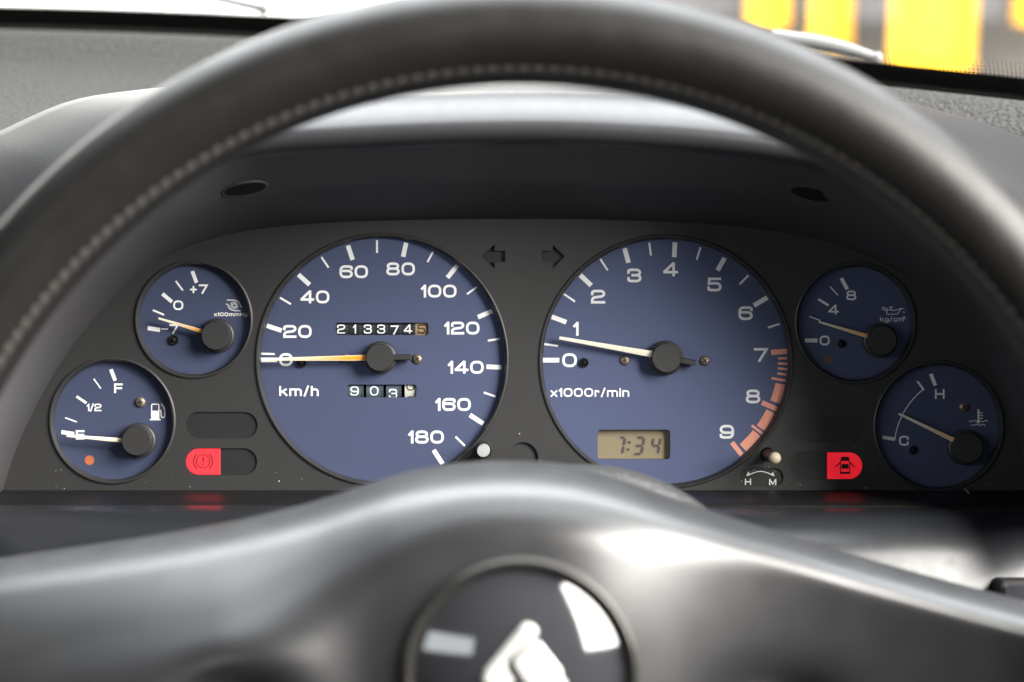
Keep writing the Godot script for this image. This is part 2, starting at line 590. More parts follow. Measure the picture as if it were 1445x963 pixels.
func outside() -> void:
	var g := MB.new()
	g.flat([Vector3(-40, 0, -40), Vector3(40, 0, -40), Vector3(40, 0, 20), Vector3(-40, 0, 20)], Vector3.UP)
	structure("ground", g, M.ground)
	var r := MB.new()
	r.flat([Vector3(-9, 0.004, -8.75), Vector3(9, 0.004, -8.75), Vector3(9, 0.004, -7.95), Vector3(-9, 0.004, -7.95)], Vector3.UP)
	structure("road", r, M.asphalt)
	var wall := stand("grey_wall", "grey wall of wide horizontal boards behind the yellow posts", "wall", Vector3(3.3, 0, -8.8))
	for k in 14:
		var b := MB.new()
		box(b, Vector3(-2.8, 0.002 + k * 0.25, -0.04), Vector3(2.8, 0.242 + k * 0.25, 0.03 + 0.004 * (k % 3)))
		put(b, "board", M.wall_grey, wall)
	var white := stand("white_wall", "blown out white wall left of the yellow posts", "wall", Vector3(-3.6, 0, -8.8))
	var wb := MB.new()
	box(wb, Vector3(-4.0, 0, -0.06), Vector3(4.0, 3.4, 0.02))
	put(wb, "wall_face", M.wall_white, white)
	var plinth := MB.new()
	box(plinth, Vector3(-4.0, 0.0, 0.023), Vector3(4.0, 0.12, 0.06))
	put(plinth, "plinth", M.wall_white, white)
	# yellow guard posts: place across, distance from the wall, radius
	var spots := [
		["yellow guard post at the left, half hidden by the wheel rim", 1077.0, 36.0, 30.0],
		["slim yellow guard post left of the widest one", 1164.0, 63.0, 29.0],
		["widest yellow guard post, nearest to the windscreen", 1305.0, 92.0, 58.0],
		["yellow guard post cut off by the right edge of the picture", 1452.0, 31.0, 36.0],
	]
	for s in spots:
		var below := deg_to_rad(TILT) - atan((481.5 - s[2]) / F)
		var eye_h := FACE_H + D * sin(deg_to_rad(TILT))
		var far := eye_h / tan(below)
		var slant := far / cos(deg_to_rad(TILT)) * 0.985
		var rad: float = s[3] * slant / F
		var o := stand("guard_post", s[0], "post", Vector3((s[1] - 722.5) * slant / F, 0, D * cos(deg_to_rad(TILT)) - far), "yellow guard posts outside")
		var b := MB.new()
		var up := Basis(Vector3.RIGHT, -PI / 2)
		b.lathe(Vector3.ZERO, [[Vector2(rad, 0.012), Vector2(rad, 0.3), Vector2(rad, 1.0)], [Vector2(rad, 1.0), Vector2(rad * 0.92, 1.03), Vector2(rad * 0.6, 1.06), Vector2(0.001, 1.07)]], 32, Vector2.ONE, up)
		put(b, "shaft", M.yellow, o)
		var f := MB.new()
		f.lathe(Vector3.ZERO, [[Vector2(rad * 1.06, 0.0), Vector2(rad * 1.06, 0.01)], [Vector2(rad * 1.06, 0.01), Vector2(rad * 0.5, 0.012)]], 32, Vector2.ONE, up)
		put(f, "base_plate", M.yellow, o)
	# the car's own bonnet, below the sight line
	var bonnet := stand("bonnet", "pale painted car bonnet in front of the windscreen", "bonnet", Vector3(0, FACE_H, 0))
	var rows := []
	for i in 13:
		var t := i / 12.0
		var row := PackedVector3Array()
		for j in 33:
			var x := lerpf(-1.05, 0.6, j / 32.0)
			row.append(Vector3(x, 0.028 - 0.02 * t - 0.13 * t * t - 0.10 * pow(absf(x + 0.22) / 0.8, 3.0), base_w(x) - 0.09 - t * 1.1))
		rows.append(row)
	var bb := MB.new()
	bb.grid(rows, true)
	put(bb, "bonnet_skin", M.paint, bonnet)


# ------------------------------------------------------------------ windscreen and dashboard
func base_w(x: float) -> float:  # how far ahead the foot of the windscreen lies
	var q := maxf(x, -0.381)
	return -0.325 + 0.532 * q + 0.697 * q * q


func glass(x: float, s: float) -> Vector3:
	return level(x, 0.064 + 0.5 * s, base_w(x) + 0.866 * s)


func windscreen() -> void:
	var o := thing("windscreen", "windscreen glass with a black dotted band along its foot", "windscreen", level(-0.1, 0.064, -0.33))
	var rows := []
	var band := []
	for i in 9:
		var row := PackedVector3Array()
		var low := PackedVector3Array()
		for j in 49:
			var x := lerpf(-1.0, 0.62, j / 48.0)
			row.append(glass(x, -0.02 + i * 0.055))
			low.append(glass(x, -0.02 + (0.043 - 0.003 * sin(x * 5.0)) * i / 8.0) + Vector3(0, 0.0012, 0.002))
		rows.append(row)
		band.append(low)
	var b := MB.new()
	b.grid(rows, true)
	put(b, "pane", M.clear, o)
	var f := MB.new()
	f.grid(band, true)
	put(f, "black_band", M.frit, o)
	var dots := MB.new()
	for row in 5:
		for k in 460:
			var x := -0.36 + k * 0.0016 + (0.0008 if row % 2 else 0.0)
			var s := 0.0242 - 0.003 * sin(x * 5.0) + row * 0.0036
			var c := glass(x, s) + Vector3(0, 0.0012, 0.002)
			var du := (glass(x + 0.001, s) - glass(x, s)).normalized()
			var dv := (glass(x, s + 0.001) - glass(x, s)).normalized()
			var rad := 0.00072 - 0.00010 * row
			var ring := []
			for q in 7:
				var a := TAU * q / 7
				ring.append(c + du * cos(a) * rad + dv * sin(a) * rad * 1.7)
			dots.flat(ring, Vector3(0, 1, 1))
	var d := put(dots, "band_dots", M.frit, o)
	d.set_meta("kind", "stuff")
	# wiper arms lying outside against the foot of the glass
	for w in [[-0.235, -0.13, "grey wiper arm lying along the glass at the left"], [0.122, 0.166, "short grey wiper arm ending behind the wheel rim at the right"]]:
		var arm := thing("wiper_arm", w[2], "wiper", glass(w[0], 0.03), "wiper arms")
		var path := []
		for k in 15:
			var t := k / 14.0
			var x := lerpf(w[0], w[1], t)
			var p := glass(x, (0.044 if w[0] < 0.0 else 0.030) - (0.018 if w[0] < 0.0 else 0.012) * t + (0.010 if w[0] < 0.0 else 0.005) * sin(t * PI)) + Vector3(0, 0.006, -0.008)
			path.append(p)
		var m := MB.new()
		tube(m, path, 0.0016 if w[0] < 0.0 else 0.0042, 0.0022, 10)
		put(m, "arm", M.wiper, arm)
		var m2 := MB.new()
		m2.lathe(path[14], [[Vector2(0.0028, -0.003), Vector2(0.0028, 0.001)], [Vector2(0.0028, 0.001), Vector2(0.002, 0.002), Vector2(0.0003, 0.0024)]], 20)
		put(m2, "pivot_cap", M.wiper, arm)


func tube(b: MB, path: Array, r0: float, r1: float, seg: int) -> void:
	var rows := []
	for k in path.size():
		var d: Vector3 = (path[mini(k + 1, path.size() - 1)] - path[maxi(k - 1, 0)]).normalized()
		var u := d.cross(Vector3.BACK).normalized()
		var w := u.cross(d).normalized()
		var row := PackedVector3Array()
		var r := lerpf(r0, r1, float(k) / (path.size() - 1))
		for j in seg:
			var a := TAU * j / seg
			row.append(path[k] + (u * cos(a) + w * sin(a)) * r)
		rows.append(row)
	b.grid(rows, true, true)


func dashboard() -> void:
	var o := thing("dashboard_top", "grey grained dashboard top with a raised ridge below the windscreen", "dashboard", level(-0.1, 0.06, -0.1))
	var prof := [[0.0, -0.003], [0.012, 0.0], [0.045, 0.0], [0.05, 0.0012], [0.06, 0.0076], [0.07, 0.0098], [0.085, 0.0086], [0.1, 0.0028], [0.112, 0.0], [0.16, -0.0005], [0.22, -0.001], [0.3, -0.002], [0.38, -0.003], [0.45, -0.004], [0.52, -0.005], [0.6, -0.006]]
	var rows := []
	for p in prof:
		var row := PackedVector3Array()
		for j in 65:
			var x := lerpf(-1.0, 0.62, j / 64.0)
			row.append(level(x, 0.063 + p[1] - (0.03 if base_w(x) + p[0] > lerpf(hood_back(x) + 0.05, 0.12, smoothstep(0.17, 0.24, -x)) else 0.0), minf(base_w(x) + p[0], lerpf(hood_back(x) + 0.05, 0.12, smoothstep(0.17, 0.24, -x)) + 0.0001 * p[0])))
		rows.append(row)
	var b := MB.new()
	b.grid(rows, true)
	put(b, "top_skin", M.dash, o)


func resampled(xy: Array, count: int) -> PackedVector2Array:
	var c := Curve2D.new()
	var pts := []
	for k in range(0, xy.size(), 2):
		pts.append(Vector2(xy[k], xy[k + 1]))
	for k in pts.size():
		var d: Vector2 = (pts[mini(k + 1, pts.size() - 1)] - pts[maxi(k - 1, 0)]) / 6.0
		c.add_point(pts[k], -d, d)
	var out := PackedVector2Array()
	for k in count:
		out.append(c.sample_baked(c.get_baked_length() * k / (count - 1.0), true))
	return out


const FACE_EDGE := [-4, 712, 5, 685, 20, 640, 40, 594, 66, 545, 95, 498, 130, 453, 170, 410, 215, 374, 262, 350, 340, 328, 450, 316, 600, 311, 722, 310, 850, 311, 1000, 317, 1110, 330, 1200, 352, 1270, 385, 1330, 435, 1380, 495, 1415, 560, 1440, 630, 1458, 712]
const CROWN_EDGE := [-340, 760, -325, 600, -260, 420, -150, 285, -60, 214, 0, 184, 95, 143, 190, 127, 300, 118, 480, 111, 722, 107, 950, 111, 1150, 124, 1300, 149, 1445, 193, 1560, 255, 1680, 350, 1790, 480, 1830, 620, 1840, 760]
const LIP_EDGE := [-22, 740, -16, 620, 8, 500, 56, 410, 126, 345, 215, 283, 330, 229, 500, 212, 728, 204, 900, 209, 1040, 221, 1160, 242, 1250, 285, 1330, 345, 1400, 410, 1448, 500, 1472, 620, 1478, 740]


func hood_back(x: float) -> float:
	return maxf(-0.16, base_w(x) + 0.085)


func hood() -> void:
	var o := thing("instrument_hood", "black cowl arching over the instruments with a rounded glossy lip", "dashboard cowl", at(722, 250, 0.05))
	var cnt := 121
	var edge := resampled(FACE_EDGE, cnt)
	var lip := resampled(LIP_EDGE, cnt)
	var zls := []
	for k in cnt:
		zls.append(0.085 + 0.014 * smoothstep(380.0, 720.0, absf(lip[k].x - 728.0)))
	var inner := []
	for t in [0.0, 0.15, 0.35, 0.5, 0.56, 0.6, 0.66, 0.8, 0.93, 1.0]:
		var row := PackedVector3Array()
		for k in cnt:
			var a := at(edge[k].x, edge[k].y, -0.001)
			var zl: float = zls[k]
			var b := at(lip[k].x, lip[k].y, zl)
			var c := a.lerp(b, 0.5)
			c.z = zl * 0.61
			var p: Vector3 = a.lerp(c, t / 0.58) if t < 0.58 else c.lerp(b, (t - 0.58) / 0.42)
			row.append(p)
		inner.append(row)
	var bi := MB.new()
	bi.grid(inner, false)
	put(bi, "inner_wall", M.hood_in, o)
	var outer := []
	var ends := PackedVector3Array()
	var outs := PackedVector3Array()
	for k in cnt:
		var d := lip[mini(k + 1, cnt - 1)] - lip[maxi(k - 1, 0)]
		outs.append(Vector3(d.y, d.x, 0).normalized())
	var nose := [[0.0, 0.0], [0.0005, 0.0030], [0.0018, 0.0056], [0.0038, 0.0070], [0.0062, 0.0068], [0.0088, 0.0048], [0.0112, 0.0018], [0.0138, -0.0022], [0.0162, -0.0066], [0.0184, -0.0116], [0.0200, -0.0168]]
	for q in nose:
		var row := PackedVector3Array()
		for k in cnt:
			row.append(at(lip[k].x, lip[k].y, zls[k]) + outs[k] * q[0] + Vector3(0, 0, q[1]))
		outer.append(row)
	var bn := MB.new()
	bn.grid(outer, false)
	put(bn, "front_lip", M.hood_out, o)
	var last: PackedVector3Array = outer[10]
	outer = [last]
	var crown := resampled(CROWN_EDGE, cnt)
	for i in range(1, 19):
		var row := PackedVector3Array()
		for k in cnt:
			var e: Vector3 = last[k]
			var n := outs[k]
			var top := at(crown[k].x, crown[k].y, -0.004)
			if i <= 10:
				var t := i / 10.0
				row.append(e.lerp(top, t) + (n * 0.6 + Vector3.BACK) * 0.003 * sin(PI * t) * (1.0 - 0.4 * t))
			else:
				var t := (i - 10) / 8.0
				var f := smoothstep(0.5, 0.95, n.y)
				var hb := level(top.x * 1.06, 0.050, hood_back(top.x * 1.06))
				var aside := top + n * 0.02 + Vector3(0, -0.05, -0.12)
				row.append(top.lerp(aside.lerp(hb, f), t) + Vector3(0, 0.004, -0.004) * sin(PI * t))
		outer.append(row)
	var bo := MB.new()
	bo.grid(outer, false)
	put(bo, "outer_shell", M.hood_top, o)
	for s in [[345, 266, -11.0, 0.0612], [1147, 273, 14.0, 0.0634]]:
		var c := at(s[0], s[1], s[3])
		var tilt := Basis(Vector3.BACK, deg_to_rad(-s[2])) * Basis(Vector3.RIGHT, deg_to_rad(73.0))
		var b := MB.new()
		b.lathe(c, [[Vector2(0.0088, 0.0), Vector2(0.0086, 0.0003), Vector2(0.008, 0.0004), Vector2(0.0076, 0.0002), Vector2(0.0072, -0.006)]], 40, Vector2(0.95, 0.7), tilt)
		var ring := put(b, "screw_recess", M.hood_in, o)
		var h := MB.new()
		h.lathe(c, [[Vector2(0.0078, 0.0003), Vector2(0.0002, 0.0003)]], 40, Vector2(0.95, 0.7), tilt)
		put(h, "screw_hole", M.hole, ring)


func lower_dash() -> void:
	var o := thing("lower_dash_panel", "smooth black lower dashboard trim under the instrument cluster", "dashboard", at(722, 730, 0.06))
	var prof := [[713.5, 0.046], [714.5, 0.0505], [716.5, 0.0545], [719, 0.0575], [723, 0.0635], [731, 0.0710], [745, 0.0790], [780, 0.0850], [830, 0.0895], [900, 0.095], [1000, 0.100], [1150, 0.101], [1300, 0.097]]
	var rows := []
	for p in prof:
		var row := PackedVector3Array()
		for j in 61:
			var px := lerpf(-420.0, 1860.0, j / 60.0)
			var sag := 8.0 * smoothstep(250.0, 1100.0, px)
			var x := (px - 722.5) * 0.000245
			row.append(at(px, p[0] + sag * 0.4, p[1] - 0.5 * x * x * smoothstep(0.058, 0.082, p[1])))
		rows.append(row)
	var b := MB.new()
	b.grid(rows, false)
	put(b, "trim_skin", M.trim, o)
	var sw := MB.new()
	sw.extrude(shape(lozenge(1412, 821, 1500, 880, 8), 0.088), 0.075, 0.0888, 0.0006)
	var s := put(sw, "switch_surround", M.rubber, o)
	var k := MB.new()
	k.extrude(shape(lozenge(1417, 826, 1495, 875, 6), 0.089), 0.075, 0.0897, 0.0005)
	put(k, "switch_button", M.trim, s)


# ------------------------------------------------------------------ the cluster's face
func cut(parent: Node3D, poly: PackedVector2Array, z0: float, z1: float, m: Material) -> void:
	var c := CSGPolygon3D.new()
	c.name = "cutter"
	c.polygon = poly
	c.mode = CSGPolygon3D.MODE_DEPTH
	c.depth = z1 - z0
	c.position = Vector3(0, 0, z1)
	c.operation = CSGShape3D.OPERATION_SUBTRACTION
	c.material = m
	parent.add_child(c, true)


func plate(called: String, poly: PackedVector2Array, z0: float, z1: float, m: Material, parent: Node3D) -> CSGCombiner3D:
	var root := CSGCombiner3D.new()
	root.name = child_name(called, parent)
	root.position = -origin_of[parent]
	var c := CSGPolygon3D.new()
	c.name = "blank"
	c.polygon = poly
	c.mode = CSGPolygon3D.MODE_DEPTH
	c.depth = z1 - z0
	c.position = Vector3(0, 0, z1)
	c.material = m
	root.add_child(c)
	parent.add_child(root, true)
	return root


func circle_poly(px: float, py: float, r: float, z: float, seg := 120) -> PackedVector2Array:
	var c := at(px, py, z)
	var out := PackedVector2Array()
	for k in seg:
		var a := TAU * k / seg
		out.append(Vector2(c.x + cos(a) * r * unit(z), c.y + sin(a) * r * unit(z)))
	return out


const DIALS := {"speed": [539.0, 508.0, 172.5], "tach": [940.0, 510.5, 173.0], "boost": [272.6, 451.0, 77.0], "fuel": [157.6, 594.0, 83.0], "oil": [1208.0, 456.0, 79.5], "temp": [1325.5, 602.0, 86.0]}
const DIAL_Z := -0.0035


func faceplate() -> void:
	var o := thing("instrument_cluster", "matte black cluster faceplate with six round openings and pill shaped warning windows", "instrument panel", at(722, 690, 0.0))
	var outline := PackedVector2Array()
	for p in resampled(FACE_EDGE, 90):
		var q := at(p.x, p.y, 0.0)
		outline.append(Vector2(q.x * 1.004, q.y + 0.0006))
	var fp := plate("faceplate", outline, -0.004, 0.0, M.face, o)
	for k in DIALS:
		var d: Array = DIALS[k]
		cut(fp, circle_poly(d[0], d[1], d[2] + 4.0, 0.0), -0.006, 0.002, M.face)
	var hs := MB.new()
	var hull := PackedVector2Array()
	for p in outline:
		hull.append(p * 0.99)
	hs.extrude(hull, -0.034, -0.028)
	put(hs, "rear_housing", M.peg, o)
	# direction arrows and warning windows sunk into the face
	var arrows := [[679.4, 361.5, 697.9, 344.6, 697.9, 354, 713, 354, 713, 369.5, 697.9, 369.5, 697.9, 379], [797, 362, 779.8, 379, 779.8, 369.5, 764.6, 369.5, 764.6, 354, 779.8, 354, 779.8, 345]]
	for a in arrows:
		cut(fp, shape(a, 0.0), -0.006, 0.002, M.face)
	var wins := [[261.0, 581.7, 363.0, 619.5], [261.0, 633.0, 362.3, 671.0], [1114.8, 587.0, 1218.0, 624.8], [1114.8, 638.5, 1218.0, 677.0]]
	for w in wins:
		cut(fp, shape(lozenge(w[0], w[1], w[2], w[3], (w[3] - w[1]) * 0.5), 0.0), -0.006, 0.002, M.face)
	cut(fp, shape(lozenge(1044.7, 660.7, 1106.0, 687.0, 13.0), 0.0), -0.0012, 0.002, M.face)
	cut(fp, circle_poly(1083.5, 642, 10, 0.0, 40), -0.006, 0.002, M.face)
	cut(fp, circle_poly(738, 646, 21.5, 0.0, 60), -0.0016, 0.002, M.face)
	cut(fp, circle_poly(682.5, 635.5, 12.0, 0.0, 40), -0.006, 0.002, M.face)
	for k in 2:
		var b := MB.new()
		var a: Array = lozenge(668, 338, 720, 386, 4) if k == 0 else lozenge(758, 338, 804, 386, 4)
		b.extrude(shape(a, -0.002), -0.0038, -0.0018)
		put(b, "turn_arrow", M.face_dark, o, ["unlit left pointing turn arrow", "unlit right pointing turn arrow"][k])
	var titles := ["blank pill shaped warning window at the left", "warning window with a lit red brake symbol", "blank pill shaped warning window at the right", "warning window with a lit red open door symbol"]
	var zw := -0.0009
	for k in 4:
		var w: Array = wins[k]
		var b := MB.new()
		b.extrude(shape(lozenge(w[0] - 3, w[1] - 3, w[2] + 3, w[3] + 3, (w[3] - w[1]) * 0.5 + 3), zw), -0.0039, zw)
		var win := put(b, "warning_window", M.face_dark, o, titles[k])
		if k == 1:
			var lens := MB.new()
			var half := []
			half.append_array([310, 633.4, 310, 670.6])
			for i in 17:
				var t := deg_to_rad(270.0 - 180.0 * i / 16.0)
				half.append_array([280.0 + 18.6 * cos(t), 652.0 - 18.6 * sin(t)])
			lens.extrude(shape(half, -0.0004), zw + 0.0001, -0.0004, 0.00015)
			put(lens, "lit_lamp_lens", M.red, win)
			var sy := MB.new()
			var circ := []
			for i in 32:
				circ.append_array([286.0 + 9.4 * cos(TAU * i / 32), 651.5 + 9.4 * sin(TAU * i / 32)])
			line(sy, circ, 1.3, -0.0003, true)
			arc(sy, 286, 651.5, 13.3, 133, 227, 1.5, -0.0003)
			arc(sy, 286, 651.5, 13.3, -47, 47, 1.5, -0.0003)
			patch(sy, [284.9, 645.5, 287.2, 645.5, 286.8, 653.5, 285.3, 653.5], -0.0003)
			patch(sy, [285, 655.2, 287, 655.2, 287, 657.2, 285, 657.2], -0.0003)
			put(sy, "brake_symbol", M.symbol, win)
		if k == 3:
			var lens := MB.new()
			var half := [1168.2, 676.5, 1168.2, 639.0]
			for i in 17:
				var t := deg_to_rad(90.0 - 180.0 * i / 16.0)
				half.append_array([1198.8 + 18.75 * cos(t), 657.75 - 18.75 * sin(t)])
			lens.extrude(shape(half, -0.0004), zw + 0.0001, -0.0004, 0.00015)
			put(lens, "lit_lamp_lens", M.red, win)
			var sy := MB.new()
			var z := -0.0003
			patch(sy, [1187.4, 646, 1189, 645, 1197.4, 645, 1199, 646, 1199.6, 651, 1186.8, 651], z)  # bonnet
			patch(sy, [1188.6, 655.2, 1197.8, 655.2, 1198.4, 658, 1198.4, 662, 1188, 662, 1188, 658], z)  # cabin
			patch(sy, [1187.2, 666.3, 1199.2, 666.3, 1198.6, 669.4, 1187.8, 669.4], z)  # boot
			line(sy, [1187.0, 651, 1186.4, 655, 1186.6, 669], 1.5, z)
			line(sy, [1199.4, 651, 1200.0, 655, 1199.8, 669], 1.5, z)
			line(sy, [1186.6, 653, 1179.4, 659.4], 1.6, z)
			line(sy, [1199.8, 653, 1207.0, 659.4], 1.6, z)
			put(sy, "open_door_symbol", M.symbol, win)
	var mark := MB.new()
	mark.extrude(shape(lozenge(1046, 662, 1104.8, 685.8, 11.8), -0.001), -0.0012, -0.0010)
	var ck := put(mark, "clock_setting_mark", M.face_dark, o)
	var t := MB.new()
	words(t, "H", 1056, 680.4, 8.8, 1.7, print_at(-0.0009))
	words(t, "M", 1091, 680.8, 8.8, 1.7, print_at(-0.0009))
	var sweep := PackedVector2Array()
	for i in 13:
		var q := i / 12.0
		sweep.append(Vector2(lerpf(1057, 1090.5, q), 671.0 - 5.2 * sin(PI * q)))
	t.ribbon(sweep, 1.2, false, print_at(-0.0009))
	patch(t, [1053.4, 672.6, 1056.4, 666.2, 1059.6, 670.8], -0.0009)
	patch(t, [1094, 672.8, 1091.2, 666.4, 1087.8, 670.9], -0.0009)
	put(t, "setting_letters", M.print, ck)
	# the two push knobs
	var ks := MB.new()
	var c := at(1083.7, 642.0, 0.0)
	var u := unit(0.0)
	ks.lathe(c, [[Vector2(8.2 * u, -0.004), Vector2(8.2 * u, 0.024)], [Vector2(8.2 * u, 0.024), Vector2(7.8 * u, 0.0252), Vector2(6.6 * u, 0.0262), Vector2(0.2 * u, 0.0266)]], 32)
	var knob := put(ks, "clock_setting_knob", M.knob_ivory, o, "worn ivory push rod of the clock")
	var kb := MB.new()
	kb.lathe(c, [[Vector2(8.5 * u, -0.003), Vector2(8.5 * u, 0.0225)]], 32)
	put(kb, "knob_sleeve", M.face_dark, knob)
	var ws := MB.new()
	var cw := at(682.3, 635.2, 0.0)
	ws.lathe(cw, [[Vector2(9.4 * u, -0.003), Vector2(9.4 * u, 0.0068)], [Vector2(9.4 * u, 0.0068), Vector2(8.4 * u, 0.0078)], [Vector2(8.4 * u, 0.0078), Vector2(0.1 * u, 0.0079)]], 32)
	var k2 := put(ws, "trip_reset_knob", M.knob_white, o, "round pale grey trip reset knob")
	var wr := MB.new()
	wr.lathe(cw, [[Vector2(12.6 * u, 0.0), Vector2(12.2 * u, 0.0012), Vector2(11.0 * u, 0.0014), Vector2(10.2 * u, 0.0006), Vector2(10.0 * u, -0.002)]], 32)
	put(wr, "knob_collar", M.bezel, k2)
	# glossy sill in front of the face
	var sh := MB.new()
	var rows := []
	for p in [[692.5, 0.0004], [694.5, 0.006], [699, 0.018], [705, 0.034], [710, 0.044], [714.0, 0.0470], [715.2, 0.0476], [719.5, 0.0472]]:
		var row := PackedVector3Array()
		for j in 31:
			row.append(at(lerpf(-120.0, 1580.0, j / 30.0), p[0], p[1]))
		rows.append(row)
	sh.grid(rows, false)
	put(sh, "sill", M.shelf, o)
	# dust flecks and fine scratches near the sill
	var du := MB.new()
	for i in 170:
		var px := rng.randf_range(60, 1400)
		var py := 692.0 - absf(rng.randfn(0.0, 1.0)) * 26.0
		if rng.randf() < 0.45:
			px = rng.randfn(690.0, 46.0) if rng.randf() < 0.5 else rng.randfn(1075.0, 40.0)
			py = rng.randfn(655.0, 22.0)
		var inside := false
		for k in DIALS:
			var dd: Array = DIALS[k]
			inside = inside or Vector2(px - dd[0], py - dd[1]).length() < dd[2] + 8.0
		for w in wins:
			inside = inside or (px > w[0] - 4 and px < w[2] + 4 and py > w[1] - 4 and py < w[3] + 4)
		if inside or py > 691:
			continue
		var r := rng.randf_range(0.25, 0.8) * (1.7 if rng.randf() < 0.08 else 1.0)
		var ring := []
		var ph := rng.randf() * TAU
		for q in 5:
			var a := ph + TAU * q / 5
			ring.append(at(px + cos(a) * r * rng.randf_range(0.5, 1.3), py + sin(a) * r * rng.randf_range(0.4, 1.1), 0.00012))
		du.flat(ring, Vector3.BACK)
	for s in [[1362, 690, 1376, 706], [1366, 694, 1382, 708]]:
		line(du, s, 0.7, 0.012)
	var dust := put(du, "dust", M.dust, o)
	dust.set_meta("kind", "stuff")


# ------------------------------------------------------------------ gauges
func gauge(called: String, label: String, key: String) -> Node3D:
	var d: Array = DIALS[key]
	var o := thing(called, label, "gauge", at(d[0], d[1], DIAL_Z), "round blue gauges of the cluster")
	var b := MB.new()
	var u := unit(0.0)
	var r: float = d[2]
	b.lathe(at(d[0], d[1], 0.0), [[Vector2((r + 7.5) * u, -0.0005), Vector2((r + 7.0) * u, 0.0004)], [Vector2((r + 7.0) * u, 0.0004), Vector2((r + 5.6) * u, 0.0009), Vector2((r + 3.8) * u, 0.0008)], [Vector2((r + 3.8) * u, 0.0008), Vector2((r + 1.6) * u, -0.0002), Vector2((r + 1.0) * u, -0.0006)], [Vector2((r + 1.0) * u, -0.0006), Vector2((r + 0.2) * u, -0.004)]], 128)
	put(b, "bezel", M.bezel, o)
	return o


func dial(key: String, o: Node3D) -> Node3D:
	var d: Array = DIALS[key]
	var b := MB.new()
	b.lathe(at(d[0], d[1], 0.0), [[Vector2((d[2] + 6.0) * unit(0.0), DIAL_Z), Vector2(0.0002, DIAL_Z)]], 96)
	return put(b, "dial", M.dial, o)


func tick(o: Node3D, x0: float, y0: float, x1: float, y1: float, w: float, m: Material = null) -> void:
	var b := MB.new()
	var dir := (Vector2(x1, y1) - Vector2(x0, y0)).normalized() * w * 0.5
	line(b, [x0 + dir.x, y0 + dir.y, x1 - dir.x, y1 - dir.y], w, DIAL_Z + 0.0001)
	put(b, "tick_mark", m if m else M.print, o)


func figure(o: Node3D, text: String, x: float, y: float, h: float, s: float, gap := -1.0, wide := 1.0) -> void:
	var b := MB.new()
	words(b, text, x, y, h, s, print_at(DIAL_Z + 0.0001), gap, wide)
	put(b, "numeral" if text.is_valid_int() else "lettering", M.print, o)


func needle(o: Node3D, tip: Vector2, root: Vector2, hub: Vector2, r: float, w0: float, w1: float, warm: float, tail := 0.0) -> void:
	var z := DIAL_Z + 0.0052
	var a := at(root.x, root.y, z)
	var e := at(tip.x, tip.y, z)
	var dir := (e - a).normalized()
	a -= dir * 0.003
	var side := Vector3(-dir.y, dir.x, 0)
	var u := unit(z)
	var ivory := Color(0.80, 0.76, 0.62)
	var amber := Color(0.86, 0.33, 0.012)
	var b := MB.new()
	var cn := 12
	var first := b.v.size()
	for k in cn + 1:
		var t := k / float(cn)
		var half := lerpf(w0, w1, t) * 0.5 * u
		var p := a.lerp(e, t)
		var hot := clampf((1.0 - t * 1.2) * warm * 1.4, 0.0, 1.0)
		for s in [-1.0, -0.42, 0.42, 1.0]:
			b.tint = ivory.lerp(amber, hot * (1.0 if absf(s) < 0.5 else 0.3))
			b.point(p + side * half * s + Vector3(0, 0, -0.0005 if absf(s) > 0.5 else 0.0), (Vector3.BACK + side * s * 0.35).normalized())
	for k in cn:
		for j in 3:
			var i := first + k * 4 + j
			b.tri_i(i, i + 1, i + 5)
			b.tri_i(i, i + 5, i + 4)
	b.tint = ivory
	for s in [-1.0, 1.0]:
		b.flat([a + side * w0 * 0.5 * u * s + Vector3(0, 0, -0.0005), e + side * w1 * 0.5 * u * s + Vector3(0, 0, -0.0005), e + side * w1 * 0.5 * u * s + Vector3(0, 0, -0.0013), a + side * w0 * 0.5 * u * s + Vector3(0, 0, -0.0013)], side * s)
	b.flat([e + side * w1 * 0.5 * u + Vector3(0, 0, -0.0005), e - side * w1 * 0.5 * u + Vector3(0, 0, -0.0005), e - side * w1 * 0.5 * u + Vector3(0, 0, -0.0013), e + side * w1 * 0.5 * u + Vector3(0, 0, -0.0013)], dir)
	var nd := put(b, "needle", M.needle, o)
	var zt := DIAL_Z + 0.0078
	var c := at(hub.x, hub.y, zt)
	c.z = 0.0
	var h := MB.new()
	var ut := unit(zt)
	h.lathe(c, [[Vector2((r + 3.6) * ut, DIAL_Z + 0.0009), Vector2((r + 3.6) * ut, DIAL_Z + 0.0030)], [Vector2((r + 3.6) * ut, DIAL_Z + 0.0030), Vector2((r + 2.6) * ut, DIAL_Z + 0.0036), Vector2((r + 0.3) * ut, DIAL_Z + 0.0037)], [Vector2((r + 0.3) * ut, DIAL_Z + 0.0037), Vector2((r + 0.1) * ut, zt - 0.0005)], [Vector2((r + 0.1) * ut, zt - 0.0005), Vector2((r - 1.3) * ut, zt)], [Vector2((r - 1.3) * ut, zt), Vector2(0.0001, zt)]], 72)
	put(h, "needle_hub", M.hub, nd)
	if tail > 0.0:
		var tb := MB.new()
		var back := Vector2(-dir.x, -dir.y)
		var cc := Vector2(c.x, c.y)
		var sd := Vector2(-back.y, back.x)
		tb.extrude(PackedVector2Array([cc + back * r * 0.9 * ut + sd * 4.3 * ut, cc + back * (r + tail) * ut + sd * 4.1 * ut, cc + back * (r + tail) * ut - sd * 4.1 * ut, cc + back * r * 0.9 * ut - sd * 4.3 * ut]), DIAL_Z + 0.002, DIAL_Z + 0.0056, 0.0003)
		put(tb, "needle_tail", M.hub, nd)


var screw_mesh: ArrayMesh
var slot_mesh: ArrayMesh


